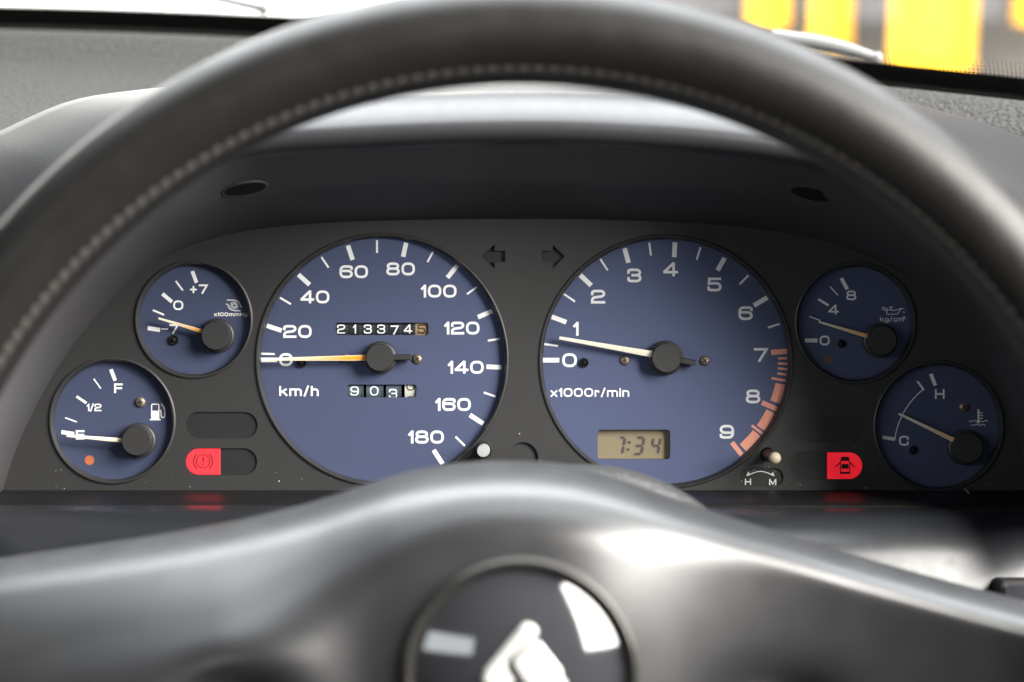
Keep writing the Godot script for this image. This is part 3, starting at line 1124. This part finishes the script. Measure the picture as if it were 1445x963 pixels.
func screw(o: Node3D, px: float, py: float, r: float, turn: float) -> void:
	if screw_mesh == null:
		var b := MB.new()
		b.lathe(Vector3.ZERO, [[Vector2(1.0, 0.0), Vector2(1.0, 0.15), Vector2(0.92, 0.38), Vector2(0.7, 0.55), Vector2(0.4, 0.63), Vector2(0.01, 0.65)]], 28)
		screw_mesh = b.mesh(Vector3.ZERO)
		screw_mesh.surface_set_material(0, M.screw)
		var s := MB.new()
		for k in 2:
			var q := Basis(Vector3.BACK, PI / 2 * k)
			var z := 0.66 + 0.012 * k
			s.flat([q * Vector3(-0.55, -0.12, z), q * Vector3(0.55, -0.12, z), q * Vector3(0.55, 0.12, z), q * Vector3(-0.55, 0.12, z)], Vector3.BACK)
		slot_mesh = s.mesh(Vector3.ZERO)
		slot_mesh.surface_set_material(0, M.slot)
	var m := r * unit(DIAL_Z)
	var node := again(screw_mesh, "screw", o, Transform3D(Basis(Vector3.BACK, turn).scaled(Vector3.ONE * m), at(px, py, DIAL_Z)))
	var cross := MeshInstance3D.new()
	cross.name = "cross_slot"
	cross.mesh = slot_mesh
	node.add_child(cross)


func stop_peg(o: Node3D, px: float, py: float, r: float, m: Material) -> void:
	var b := MB.new()
	var u := unit(DIAL_Z)
	b.lathe(at(px, py, 0.0), [[Vector2(r * u, DIAL_Z), Vector2(r * u, DIAL_Z + 0.0010), Vector2(r * 0.86 * u, DIAL_Z + 0.0014)], [Vector2(r * 0.86 * u, DIAL_Z + 0.0014), Vector2(r * 0.55 * u, DIAL_Z + 0.0006), Vector2(r * 0.5 * u, DIAL_Z + 0.0005)]], 28)
	var p := put(b, "stop_peg", m, o)
	var h := MB.new()
	h.lathe(at(px, py, 0.0), [[Vector2(r * 0.55 * u, DIAL_Z + 0.0008), Vector2(r * 0.3 * u, DIAL_Z + 0.0022), Vector2(0.00005, DIAL_Z + 0.0028)]], 20)
	put(h, "peg_tip", M.peg, p)


func drum(o: Node3D, x0: float, x1: float, yc: float, m: Material, ink: Material, text: String, shift: float, h: float, s: float, wide := 0.9) -> void:  # one figure wheel behind a window
	var z := DIAL_Z - 0.0012
	var rad := 0.0048
	var a := at(x0, yc, z)
	var e := at(x1, yc, z)
	var rows := []
	for j in 2:
		var row := PackedVector3Array()
		for k in 33:
			var g := lerpf(-1.45, 1.45, k / 32.0)
			row.append(Vector3(a.x if j == 0 else e.x, a.y + sin(g) * rad, z - rad + cos(g) * rad))
		rows.append(row)
	var b := MB.new()
	b.grid(rows, true)
	for side in [a.x, e.x]:
		var fan := []
		for k in 17:
			var g := lerpf(-1.45, 1.45, k / 16.0)
			fan.append(Vector3(side, a.y + sin(g) * rad, z - rad + cos(g) * rad))
		b.flat(fan, Vector3(-1 if side == a.x else 1, 0, 0))
	var w := put(b, "digit_wheel", m, o)
	var u := unit(z)
	var bend := func(p: Vector2, layer: int) -> Array:
		var g := -(p.y - yc) * u / rad
		var rr := rad + 0.00006 + 0.00002 * (layer % 12)
		return [Vector3(at(p.x, yc, z).x, a.y + sin(g) * rr, z - rad + cos(g) * rr), Vector3(0, sin(g), cos(g))]
	var t := MB.new()
	var k := 0
	for ch in text:
		words(t, ch, (x0 + x1) / 2.0 - 0.8, yc + shift + k * (h + 8.0), h, s, bend, -1.0, wide, true)
		k += 1
	put(t, "digit", ink, w)
	var teeth := MB.new()  # the drive teeth at the wheel's right edge
	for i in 7:
		var gy := yc - 12.0 + 4.0 * i
		teeth.ribbon(PackedVector2Array([Vector2(x1 - 2.6, gy), Vector2(x1 - 0.6, gy)]), 1.3, false, bend)
	put(teeth, "drive_teeth", M.peg if m != M.drum else M.trip_drum, w)


func window_box(o: Node3D, called: String, x0: float, y0: float, x1: float, y1: float, r: float, deep: float) -> Node3D:  # the walls of an opening in a dial and the dark behind it
	var b := MB.new()
	var ring := shape(lozenge(x0, y0, x1, y1, r), DIAL_Z)
	for k in ring.size():
		var p := ring[k]
		var q := ring[(k + 1) % ring.size()]
		if p.distance_to(q) < 1e-7:
			continue
		var mid := Vector2.ZERO
		for w in ring:
			mid += w
		mid /= ring.size()
		var d := (q - p).normalized()
		var nn := Vector3(-d.y, d.x, 0)
		if Vector2(nn.x, nn.y).dot(mid - p) < 0.0:
			nn = -nn
		b.flat([Vector3(p.x, p.y, DIAL_Z - 0.0004), Vector3(q.x, q.y, DIAL_Z - 0.0004), Vector3(q.x, q.y, DIAL_Z - deep), Vector3(p.x, p.y, DIAL_Z - deep)], nn)
	var node := put(b, called, M.peg, o)
	var back := MB.new()
	back.cap(shape(lozenge(x0 - 2, y0 - 2, x1 + 2, y1 + 2, r), DIAL_Z), DIAL_Z - deep)
	put(back, "backing", M.hole, node)
	return node


func dial_cut(key: String, o: Node3D, holes: Array) -> void:
	var d: Array = DIALS[key]
	var root := plate("dial", circle_poly(d[0], d[1], d[2] + 6.0, DIAL_Z, 128), DIAL_Z - 0.0012, DIAL_Z, M.dial, o)
	for h in holes:
		cut(root, shape(lozenge(h[0], h[1], h[2], h[3], h[4]), DIAL_Z), DIAL_Z - 0.002, DIAL_Z + 0.002, M.peg)


func speedometer() -> void:
	var o := gauge("speedometer", "large blue speedometer reading zero, with odometer and trip windows", "speed")
	dial_cut("speed", o, [[473.3, 455.6, 604.5, 473.2, 3.5], [489.5, 543.0, 587.5, 561.0, 3.5]])
	for t in [[368.0, 508.2, 390.5, 508.2], [376.0, 459.8, 397.0, 466.8], [420.5, 387.6, 436.5, 402.0], [490.6, 346.5, 497.3, 366.8], [573.0, 342.4, 568.6, 362.6], [645.2, 374.8, 631.2, 392.0], [694.6, 439.2, 674.4, 447.8], [708.0, 518.8, 686.4, 517.8], [681.8, 598.4, 663.0, 586.0], [624.4, 655.2, 611.8, 635.6]]:
		tick(o, t[0], t[1], t[2], t[3], 6.4)
	for t in [[368.5, 499.4, 387.0, 500.0], [394.6, 420.2, 410.0, 429.4], [453.2, 362.8, 463.2, 377.8], [531.7, 339.0, 531.7, 357.0], [611.0, 355.2, 603.0, 370.0], [673.0, 405.0, 659.0, 415.2], [705.4, 478.2, 688.4, 481.0], [682.6, 554.2, 699.2, 560.0], [642.7, 616.6, 656.0, 629.8]]:
		tick(o, t[0], t[1], t[2], t[3], 2.8)
	for t in [["0", 403.0, 507.8], ["20", 419.2, 468.0], ["40", 444.0, 419.2], ["60", 498.8, 383.6], ["80", 565.0, 379.6], ["100", 619.0, 411.0], ["120", 651.6, 463.2], ["140", 657.2, 518.6], ["160", 639.2, 571.2], ["180", 601.0, 617.2]]:
		figure(o, t[0], t[1], t[2], 18.2, 3.5)
	figure(o, "km/h", 421.4, 552.2, 14.2, 2.7, 2.6, 0.96)
	screw(o, 588.7, 507.0, 7.2, 0.5)
	screw(o, 487.6, 506.6, 7.2, 0.9)
	stop_peg(o, 424.0, 512.4, 7.0, M.peg)
	var od := window_box(o, "odometer", 473.3, 455.6, 604.5, 473.2, 3.5, 0.008)
	var digits := "2133745"
	for k in 7:
		var x0 := 472.6 + 18.9 * k
		var last := k == 6
		drum(od, x0, x0 + 18.5, 464.6, M.tan_drum if last else M.drum, M.dark_print if last else M.print, digits[k], 1.4 if k == 4 else 0.0, 13.0, 2.0, 0.86)
	var tr := window_box(o, "trip_meter", 489.5, 543.0, 587.5, 561.0, 3.5, 0.008)
	drum(tr, 489.0, 512.6, 552.0, M.trip_drum, M.print, "9", 0.0, 13.4, 1.9, 0.86)
	drum(tr, 516.5, 540.6, 552.0, M.trip_drum, M.print, "0", 0.0, 13.4, 1.9, 0.86)
	drum(tr, 544.6, 566.0, 552.0, M.trip_drum, M.print, "23", -17.5, 13.4, 1.9, 0.86)
	drum(tr, 571.0, 588.6, 552.0, M.white_drum, M.dark_print, "00", -7.0, 13.4, 1.9, 0.86)
	needle(o, Vector2(370.0, 507.6), Vector2(514.0, 505.2), Vector2(535.3, 505.0), 19.6, 8.6, 3.6, 1.0, 25.0)


func tachometer() -> void:
	var o := gauge("tachometer", "large blue rev counter with a salmon red zone and digital clock", "tach")
	dial_cut("tach", o, [[843.6, 606.8, 946.0, 648.4, 4.5]])
	for t in [[766.6, 508.6, 789.4, 508.6], [778.8, 447.2, 799.3, 455.0], [819.0, 388.4, 834.6, 403.0], [881.6, 350.4, 887.2, 371.0], [952.8, 342.0, 951.8, 363.0], [1023.0, 364.0, 1013.0, 381.8], [1083.4, 420.0, 1064.4, 431.4]]:
		tick(o, t[0], t[1], t[2], t[3], 6.6)
	for t in [[768.5, 486.0, 787.5, 488.4], [795.8, 415.0, 811.5, 425.8], [847.4, 365.8, 857.7, 381.6], [916.5, 342.5, 918.8, 360.6], [989.0, 349.0, 983.5, 366.6], [1056.5, 388.6, 1044.3, 401.4], [1101.0, 457.2, 1084.2, 462.6]]:
		tick(o, t[0], t[1], t[2], t[3], 2.8)
	var c := Vector2(940, 508)
	for t in [[4.0, 149.0, 7.4], [0.7, 158.6, 3.0], [-1.9, 158.6, 3.2], [-4.4, 158.6, 3.2], [-7.0, 158.6, 3.2], [-9.9, 151.6, 3.6], [-24.0, 148.5, 7.0], [-37.4, 152.6, 3.6], [-51.4, 149.5, 6.8]]:
		var d := Vector2(cos(deg_to_rad(t[0])), -sin(deg_to_rad(t[0])))
		tick(o, c.x + d.x * t[1], c.y + d.y * t[1], c.x + d.x * 172.0, c.y + d.y * 172.0, t[2], M.salmon)
	for t in [[-11.9, -21.2], [-26.2, -35.8], [-38.9, -48.8]]:
		var xy := []
		for i in 9:
			var a := deg_to_rad(lerpf(t[0], t[1], i / 8.0))
			xy.append_array([c.x + 158.4 * cos(a), c.y - 158.4 * sin(a)])
		for i in 9:
			var a := deg_to_rad(lerpf(t[1], t[0], i / 8.0))
			xy.append_array([c.x + 172.0 * cos(a), c.y - 172.0 * sin(a)])
		var b := MB.new()
		patch(b, xy, DIAL_Z + 0.00006)
		put(b, "red_zone_block", M.salmon, o)
	for t in [["0", 803.8, 508.6], ["1", 812.8, 464.2], ["2", 844.2, 418.8], ["3", 895.4, 388.8], ["4", 946.8, 380.2], ["5", 1008.6, 401.6], ["6", 1052.6, 442.2], ["7", 1074.2, 501.2], ["8", 1063.2, 559.8], ["9", 1026.2, 609.8]]:
		figure(o, t[0], t[1], t[2], 19.6, 3.7)
	figure(o, "x1000r/min", 832.6, 554.2, 12.4, 2.3, 2.0, 0.97)
	screw(o, 882.0, 508.8, 7.2, 0.3)
	screw(o, 995.0, 509.4, 7.2, 0.7)
	stop_peg(o, 824.6, 512.2, 6.6, M.peg)
	var win := window_box(o, "clock_display", 843.6, 606.8, 946.0, 648.4, 4.5, 0.0042)
	var lz := DIAL_Z - 0.0034
	var l := MB.new()
	l.extrude(shape([840, 604, 840, 652, 950, 652, 950, 604], lz), lz - 0.0004, lz)
	put(l, "display_glass", M.lcd, win)
	for s in [[868.2, 884.6, "abc"], [892.6, 911.6, "abgcd"], [916.6, 934.8, "fgbc"]]:
		segments(win, s[0], s[1], 616.2, 643.0, s[2], lz + 0.0003)
	for q in [[888.6, 624.6], [886.8, 634.8]]:
		var dot := MB.new()
		patch(dot, lozenge(q[0] - 1.8, q[1] - 1.8, q[0] + 1.8, q[1] + 1.8, 1.0, 3), lz + 0.0003)
		put(dot, "clock_colon", M.lcd_ink, win)
	needle(o, Vector2(789.5, 477.0), Vector2(920.0, 500.0), Vector2(941.0, 505.4), 21.0, 9.4, 4.2, 0.0, 21.0)


func segments(o: Node3D, x0: float, x1: float, y0: float, y1: float, on: String, z: float) -> void:  # a leaning seven segment figure
	var lean := 4.4
	var w := 3.6
	var bars := {"a": [0, 0, 1, 0], "g": [0, 1, 1, 1], "d": [0, 2, 1, 2], "f": [0, 0, 0, 1], "b": [1, 0, 1, 1], "e": [0, 1, 0, 2], "c": [1, 1, 1, 2]}
	for ch in on:
		var q: Array = bars[ch]
		var ends := []
		for k in 2:
			var fy: float = q[1 + 2 * k] * 0.5
			ends.append(Vector2(lerpf(x0 + w / 2, x1 - w / 2 - lean, q[2 * k]) + lean * (1.0 - fy), lerpf(y0 + w / 2, y1 - w / 2, fy)))
		var d: Vector2 = (ends[1] - ends[0]).normalized()
		var n := Vector2(-d.y, d.x) * w * 0.5
		var a: Vector2 = ends[0] + d * 0.6
		var e: Vector2 = ends[1] - d * 0.6
		var h := d * w * 0.45
		var b := MB.new()
		patch(b, [a.x, a.y, a.x + h.x + n.x, a.y + h.y + n.y, e.x - h.x + n.x, e.y - h.y + n.y, e.x, e.y, e.x - h.x - n.x, e.y - h.y - n.y, a.x + h.x - n.x, a.y + h.y - n.y], z)
		put(b, "clock_segment", M.lcd_ink, o)


func boost_gauge() -> void:
	var o := gauge("boost_gauge", "small blue boost gauge with turbo symbol, upper left of the speedometer", "boost")
	dial("boost", o)
	for t in [[270.6, 382.8, 276.6, 399.2, 5.2], [247.2, 396.6, 257.4, 410.2, 2.6], [228.4, 414.8, 242.0, 426.2, 5.2], [214.8, 437.8, 230.8, 444.6, 2.6], [207.6, 463.2, 225.2, 465.8, 6.0]]:
		tick(o, t[0], t[1], t[2], t[3], t[4])
	figure(o, "+7", 280.0, 408.2, 13.4, 2.5, 2.6, 0.96)
	figure(o, "0", 250.8, 431.0, 13.6, 2.6)
	figure(o, "-7", 239.0, 464.5, 13.4, 2.4, 2.0, 0.96)
	figure(o, "x100mmHg", 325.0, 443.8, 5.4, 1.15, 0.9, 0.98)
	var b := MB.new()
	var z := DIAL_Z + 0.0001
	line(b, [320.2, 423.6, 333.0, 423.6, 338.4, 428.0, 338.4, 433.2, 340.8, 433.2], 1.2, z, false, 6.0)
	line(b, [338.8, 438.8, 327.4, 438.8, 321.4, 434.0, 321.4, 429.4, 318.4, 429.4], 1.2, z, false, 6.0)
	for k in 9:
		var a := TAU * k / 9
		var p := Vector2(329.7, 431.2)
		var d := Vector2(cos(a), sin(a))
		var q := Vector2(-d.y, d.x)
		line(b, [p.x + d.x * 2.2, p.y + d.y * 2.2, p.x + d.x * 4.2 + q.x * 0.6, p.y + d.y * 4.2 + q.y * 0.6, p.x + d.x * 5.4 + q.x * 2.2, p.y + d.y * 5.4 + q.y * 2.2], 0.9, z)
	put(b, "turbo_symbol", M.print, o)
	stop_peg(o, 243.0, 479.8, 7.2, M.peg)
	needle(o, Vector2(222.6, 449.4), Vector2(284.0, 467.8), Vector2(303.8, 473.8), 20.8, 5.8, 2.6, 1.0)


func fuel_gauge() -> void:
	var o := gauge("fuel_gauge", "small blue fuel gauge near empty at the lower left corner", "fuel")
	dial("fuel", o)
	for t in [[155.6, 521.6, 161.8, 537.6, 5.2], [131.4, 535.0, 141.4, 548.6, 1.9], [107.0, 559.8, 121.0, 569.2, 3.6], [91.0, 590.0, 107.4, 595.8, 1.9], [85.6, 610.2, 103.6, 612.8, 5.6]]:
		tick(o, t[0], t[1], t[2], t[3], t[4])
	figure(o, "F", 166.2, 548.2, 13.6, 2.8, -1.0, 0.98)
	figure(o, "1/2", 131.8, 575.4, 10.6, 1.9, 0.8, 0.92)
	figure(o, "E", 112.2, 614.2, 13.4, 2.8, -1.0, 0.96)
	var b := MB.new()
	var z := DIAL_Z + 0.0001
	patch(b, [212.4, 580.0, 224.2, 580.0, 224.2, 592.0, 212.4, 592.0], z)
	line(b, [213.2, 580.0, 213.2, 570.8, 223.4, 570.8, 223.4, 580.0], 1.5, z, false, 1.5)
	line(b, [211.4, 592.8, 225.2, 592.8], 1.6, z)
	line(b, [224.4, 579.4, 226.4, 579.8, 226.6, 588.4, 228.6, 590.0, 231.6, 589.0, 232.0, 581.2, 231.6, 576.0, 227.2, 571.0], 1.4, z, false, 2.0)
	patch(b, [229.0, 572.6, 231.6, 575.6, 231.8, 579.0, 230.0, 577.6], z)
	put(b, "pump_symbol", M.print, o)
	var dot := MB.new()
	dot.disc(at(125.3, 650.0, DIAL_Z + 0.0001), 6.7 * unit(DIAL_Z), 36)
	put(dot, "warning_dot", M.orange, o)
	screw(o, 197.4, 567.8, 7.6, 0.2)
	needle(o, Vector2(93.0, 615.4), Vector2(170.0, 622.0), Vector2(191.6, 622.8), 21.2, 6.8, 3.4, 0.0)


func oil_gauge() -> void:
	var o := gauge("oil_pressure_gauge", "small blue oil pressure gauge, upper right of the rev counter", "oil")
	dial("oil", o)
	for t in [[1187.8, 392.6, 1196.4, 408.4, 5.2], [1172.0, 404.6, 1183.0, 416.8, 1.8], [1155.2, 422.2, 1169.8, 431.2, 3.3], [1142.4, 446.8, 1158.4, 452.4, 1.7], [1136.4, 480.7, 1154.0, 480.7, 5.6]]:
		tick(o, t[0], t[1], t[2], t[3], t[4])
	figure(o, "8", 1202.0, 417.0, 13.6, 2.5)
	figure(o, "4", 1177.0, 437.2, 13.8, 2.5)
	figure(o, "0", 1164.4, 480.8, 13.8, 2.6)
	figure(o, "kg/cm", 1259.4, 450.6, 6.8, 1.15, 1.0, 1.0)
	figure(o, "2", 1276.6, 448.8, 4.0, 0.8)
	var b := MB.new()
	var z := DIAL_Z + 0.0001
	line(b, [1252.4, 443.6, 1252.4, 437.6, 1258.0, 437.2, 1262.0, 438.6, 1270.4, 436.0, 1276.4, 435.0, 1272.0, 436.6, 1267.0, 443.6], 1.1, z, true)
	line(b, [1252.4, 438.6, 1246.0, 436.4, 1246.8, 433.6, 1252.6, 435.6], 1.1, z)
	line(b, [1258.2, 437.0, 1258.2, 434.0], 1.1, z)
	line(b, [1255.8, 433.6, 1260.6, 433.6], 1.1, z)
	patch(b, [1276.6, 438.8, 1277.6, 441.0, 1276.6, 442.2, 1275.6, 441.0], z)
	put(b, "oil_can_symbol", M.print, o)
	var dot := MB.new()
	dot.disc(at(1170.0, 507.4, DIAL_Z + 0.0001), 6.0 * unit(DIAL_Z), 36)
	put(dot, "warning_dot", M.brown, o)
	stop_peg(o, 1189.6, 485.6, 6.2, M.chrome)
	needle(o, Vector2(1156.4, 454.4), Vector2(1222.0, 473.6), Vector2(1246.0, 480.6), 20.8, 5.8, 2.6, 0.8)


func temperature_gauge() -> void:
	var o := gauge("temperature_gauge", "small dark blue coolant temperature gauge at the lower right corner", "temp")
	dial("temp", o)
	for t in [[1314.4, 528.0, 1320.8, 544.4, 5.2], [1295.2, 538.2, 1304.6, 551.0, 3.0], [1246.0, 617.4, 1263.6, 620.4, 5.0]]:
		tick(o, t[0], t[1], t[2], t[3], t[4])
	var a := MB.new()
	arc(a, 1370.0, 634.5, 107.4, 128.4, 172.6, 1.4, DIAL_Z + 0.0002)
	put(a, "range_arc", M.print, o)
	figure(o, "H", 1327.0, 556.4, 14.0, 2.6, -1.0, 0.98)
	figure(o, "C", 1276.4, 622.4, 14.0, 2.6)
	var b := MB.new()
	var z := DIAL_Z + 0.0001
	line(b, [1381.6, 579.0, 1381.6, 594.0], 2.2, z)
	b.disc(at(1381.6, 595.2, z + 0.0001), 2.7 * unit(z), 20)
	for y in [583.0, 586.8, 590.6]:
		line(b, [1382.0, y, 1387.6, y], 1.2, z)
	for s in [[1369.0, 1377.6, 594.6], [1386.0, 1394.6, 594.6], [1372.0, 1391.6, 600.0]]:
		var w := PackedVector2Array()
		for i in 17:
			var t := i / 16.0
			w.append(Vector2(lerpf(s[0], s[1], t), s[2] + 0.9 * sin(t * (s[1] - s[0]) * 0.72)))
		b.ribbon(w, 1.1, false, print_at(z))
	put(b, "coolant_symbol", M.print, o)
	screw(o, 1361.0, 574.8, 7.2, 0.6)
	stop_peg(o, 1290.8, 636.0, 6.6, M.chrome)
	needle(o, Vector2(1269.4, 584.2), Vector2(1346.4, 621.2), Vector2(1367.2, 632.8), 21.6, 6.6, 3.0, 0.55)


# ------------------------------------------------------------------ steering column and wheel
func column_cover() -> void:
	var o := thing("steering_column_cover", "grained black column cover peeping out behind the wheel hub", "column cover", at(822, 940, 0.12))
	var c := at(822, 940, 0.13)
	var r := 283.0 * unit(0.13)
	var b := MB.new()
	b.lathe(Vector3(c.x, c.y, 0), [[Vector2(r * 0.85, 0.02), Vector2(r * 0.925, 0.07), Vector2(r, 0.122)], [Vector2(r, 0.122), Vector2(r * 0.985, 0.13), Vector2(r * 0.95, 0.135), Vector2(r * 0.8, 0.138), Vector2(0.001, 0.14)]], 96)
	put(b, "cover_shell", M.shroud, o)


const HUB := Vector2(735, 955)
const WHEEL_Z := 0.24
const PAD_TOP := [-320, 850, -200, 826, -80, 806, 0, 793, 150, 771, 300, 745, 420, 716, 500, 690, 565, 670, 640, 658, 722, 654, 800, 659, 870, 676, 950, 704, 1040, 735, 1150, 769, 1300, 813, 1445, 852, 1560, 880, 1700, 905, 1800, 920]


func steering_wheel() -> void:
	var c := at(HUB.x, HUB.y, WHEEL_Z)
	var o := thing("steering_wheel", "black leather steering wheel with stitched rim, wide hub pad and round emblem", "steering wheel", c)
	var u := unit(WHEEL_Z)
	var big := 906.0 * u
	var rx := 69.0 * u
	var rz := 78.0 * u
	var rows := []
	for k in 33:
		var a := TAU * k / 32
		var row := PackedVector3Array()
		for j in 240:
			var q := TAU * j / 240
			var rr := big + cos(a) * rx
			row.append(c + Vector3(cos(q) * rr, sin(q) * rr, sin(a) * rz))
		rows.append(row)
	var b := MB.new()
	b.grid(rows, true, true)
	var rim := put(b, "rim", M.leather, o)
	# seam stitches along the inner face of the rim
	var st := MB.new()
	st.lathe(Vector3.ZERO, [[Vector2(0.0001, -0.5), Vector2(0.3, -0.45), Vector2(0.46, -0.3), Vector2(0.5, 0.0), Vector2(0.46, 0.3), Vector2(0.3, 0.45), Vector2(0.0001, 0.5)]], 10)
	var sm := st.mesh(Vector3.ZERO)
	sm.surface_set_material(0, M.thread)
	var ang := deg_to_rad(142.0)
	var seam_r := big + cos(ang) * (rx + 0.0002)
	var step := 21.2 * u / seam_r
	for k in 150:
		var q := PI / 2 + (k - 75) * step
		var pos := c + Vector3(cos(q) * seam_r, sin(q) * seam_r, sin(ang) * (rz + 0.0002))
		var along := Vector3(-sin(q), cos(q), 0)
		var out := Vector3(cos(q) * cos(ang), sin(q) * cos(ang), sin(ang))
		along = along.rotated(out, 0.28 + rng.randf_range(-0.08, 0.08))
		var side := along.cross(out)
		again(sm, "stitch", rim, Transform3D(Basis(side * 0.0027, out * 0.0009, along * 0.0039), pos))
	# hub pad with its two upper spokes
	var top := resampled(PAD_TOP, 141)
	var prow := []
	for i in 40:
		var t := i / 39.0
		var row := PackedVector3Array()
		for k in top.size():
			var e := top[k]
			var deep: float = lerpf(0.0, 1330.0 - e.y, pow(t, 1.7))
			var px := e.x
			var py := e.y + deep
			row.append(at(px, py, pad_z(px, py, deep)))
		prow.append(row)
	var skirt := PackedVector3Array()
	for p in prow[0]:
		skirt.append(p + Vector3(0, -0.002, -0.05))
	prow.push_front(skirt)
	var pb := MB.new()
	pb.grid(prow, false)
	put(pb, "hub_pad", M.pad, o)
	# round emblem
	var ze := pad_z(HUB.x, HUB.y, 300.0)
	var ec := at(HUB.x, HUB.y, ze)
	ec.z = 0.0
	var ue := unit(ze)
	var ring := MB.new()
	ring.lathe(ec, [[Vector2(170 * ue, ze - 0.010), Vector2(168 * ue, ze + 0.0006), Vector2(165 * ue, ze + 0.0020), Vector2(160 * ue, ze + 0.0024), Vector2(155 * ue, ze + 0.0016), Vector2(150 * ue, ze - 0.0005)]], 96)
	put(ring, "emblem_ring", M.ring, o)
	var dome := MB.new()
	var prof := []
	for k in 15:
		var q := k / 14.0
		var rr := 152.0 * (1.0 - q) + 0.05
		prof.append(Vector2(rr * ue, ze - 0.0004 + 0.0075 * (1.0 - pow(rr / 152.0, 2.2))))
	dome.lathe(ec, [prof], 96)
	var lens := put(dome, "emblem_lens", M.badge, o)
	var zl := ze + 0.0064
	var logo := MB.new()
	for turn in 2:
		var bar := []
		for p in bar_outline():
			var q: Vector2 = p if turn == 0 else Vector2(1480, 1928) - p
			bar.append_array([q.x, q.y])
		logo.extrude(shape(bar, zl), zl - 0.004, zl + 0.0014, 0.0009)
	var sq := []
	for p in rounded(PackedVector2Array([Vector2(720, 934), Vector2(757, 902), Vector2(796, 952), Vector2(760, 996)]), 10.0, true):
		sq.append_array([p.x, p.y])
	logo.extrude(shape(sq, zl), zl - 0.004, zl + 0.0018, 0.0010)
	put(logo, "emblem_mark", M.logo, lens)


func bar_outline() -> PackedVector2Array:
	return rounded(PackedVector2Array([Vector2(741, 878), Vector2(759, 888), Vector2(757, 899), Vector2(716, 931), Vector2(712, 942), Vector2(728, 966), Vector2(712, 976), Vector2(680, 968), Vector2(682, 950)]), 9.0, true)


func pad_z(px: float, py: float, deep: float) -> float:  # how far the pad stands out towards the driver
	var dx := px - HUB.x
	var dy := py - HUB.y
	var bulge := 0.040 * exp(-pow(absf(dx) / (340.0 if dx > 0.0 else 820.0), 2.6)) * exp(-pow(absf(dy) / 520.0, 2.4))
	var z := WHEEL_Z - 0.012 + bulge
	var left := smoothstep(-40.0, -400.0, dx)
	var right := smoothstep(40.0, 420.0, dx)
	var roll := lerpf(lerpf(112.0, 240.0, left), 62.0, right)
	var lean := lerpf(lerpf(1.6, 1.1, left), 0.45, right)
	var e := maxf(0.0, roll - deep)
	z -= 0.5 * lean * e * e / roll * 0.000184
	var lip := maxf(0.0, 44.0 - deep)
	z -= 0.5 * lerpf(3.4, 4.2, right) * lip * lip / 44.0 * 0.000184
	z -= smoothstep(200.0, 420.0, dx) * minf(deep, 400.0) * 0.00004
	z += smoothstep(-200.0, -430.0, dx) * 0.021 * (1.0 - exp(-pow(deep / 190.0, 2.0)))
	for s in [335.0, 1100.0]:
		z -= 0.018 * exp(-pow((px - s) / 70.0, 2.0) - pow((py - 1010.0) / 48.0, 2.0))
	return z
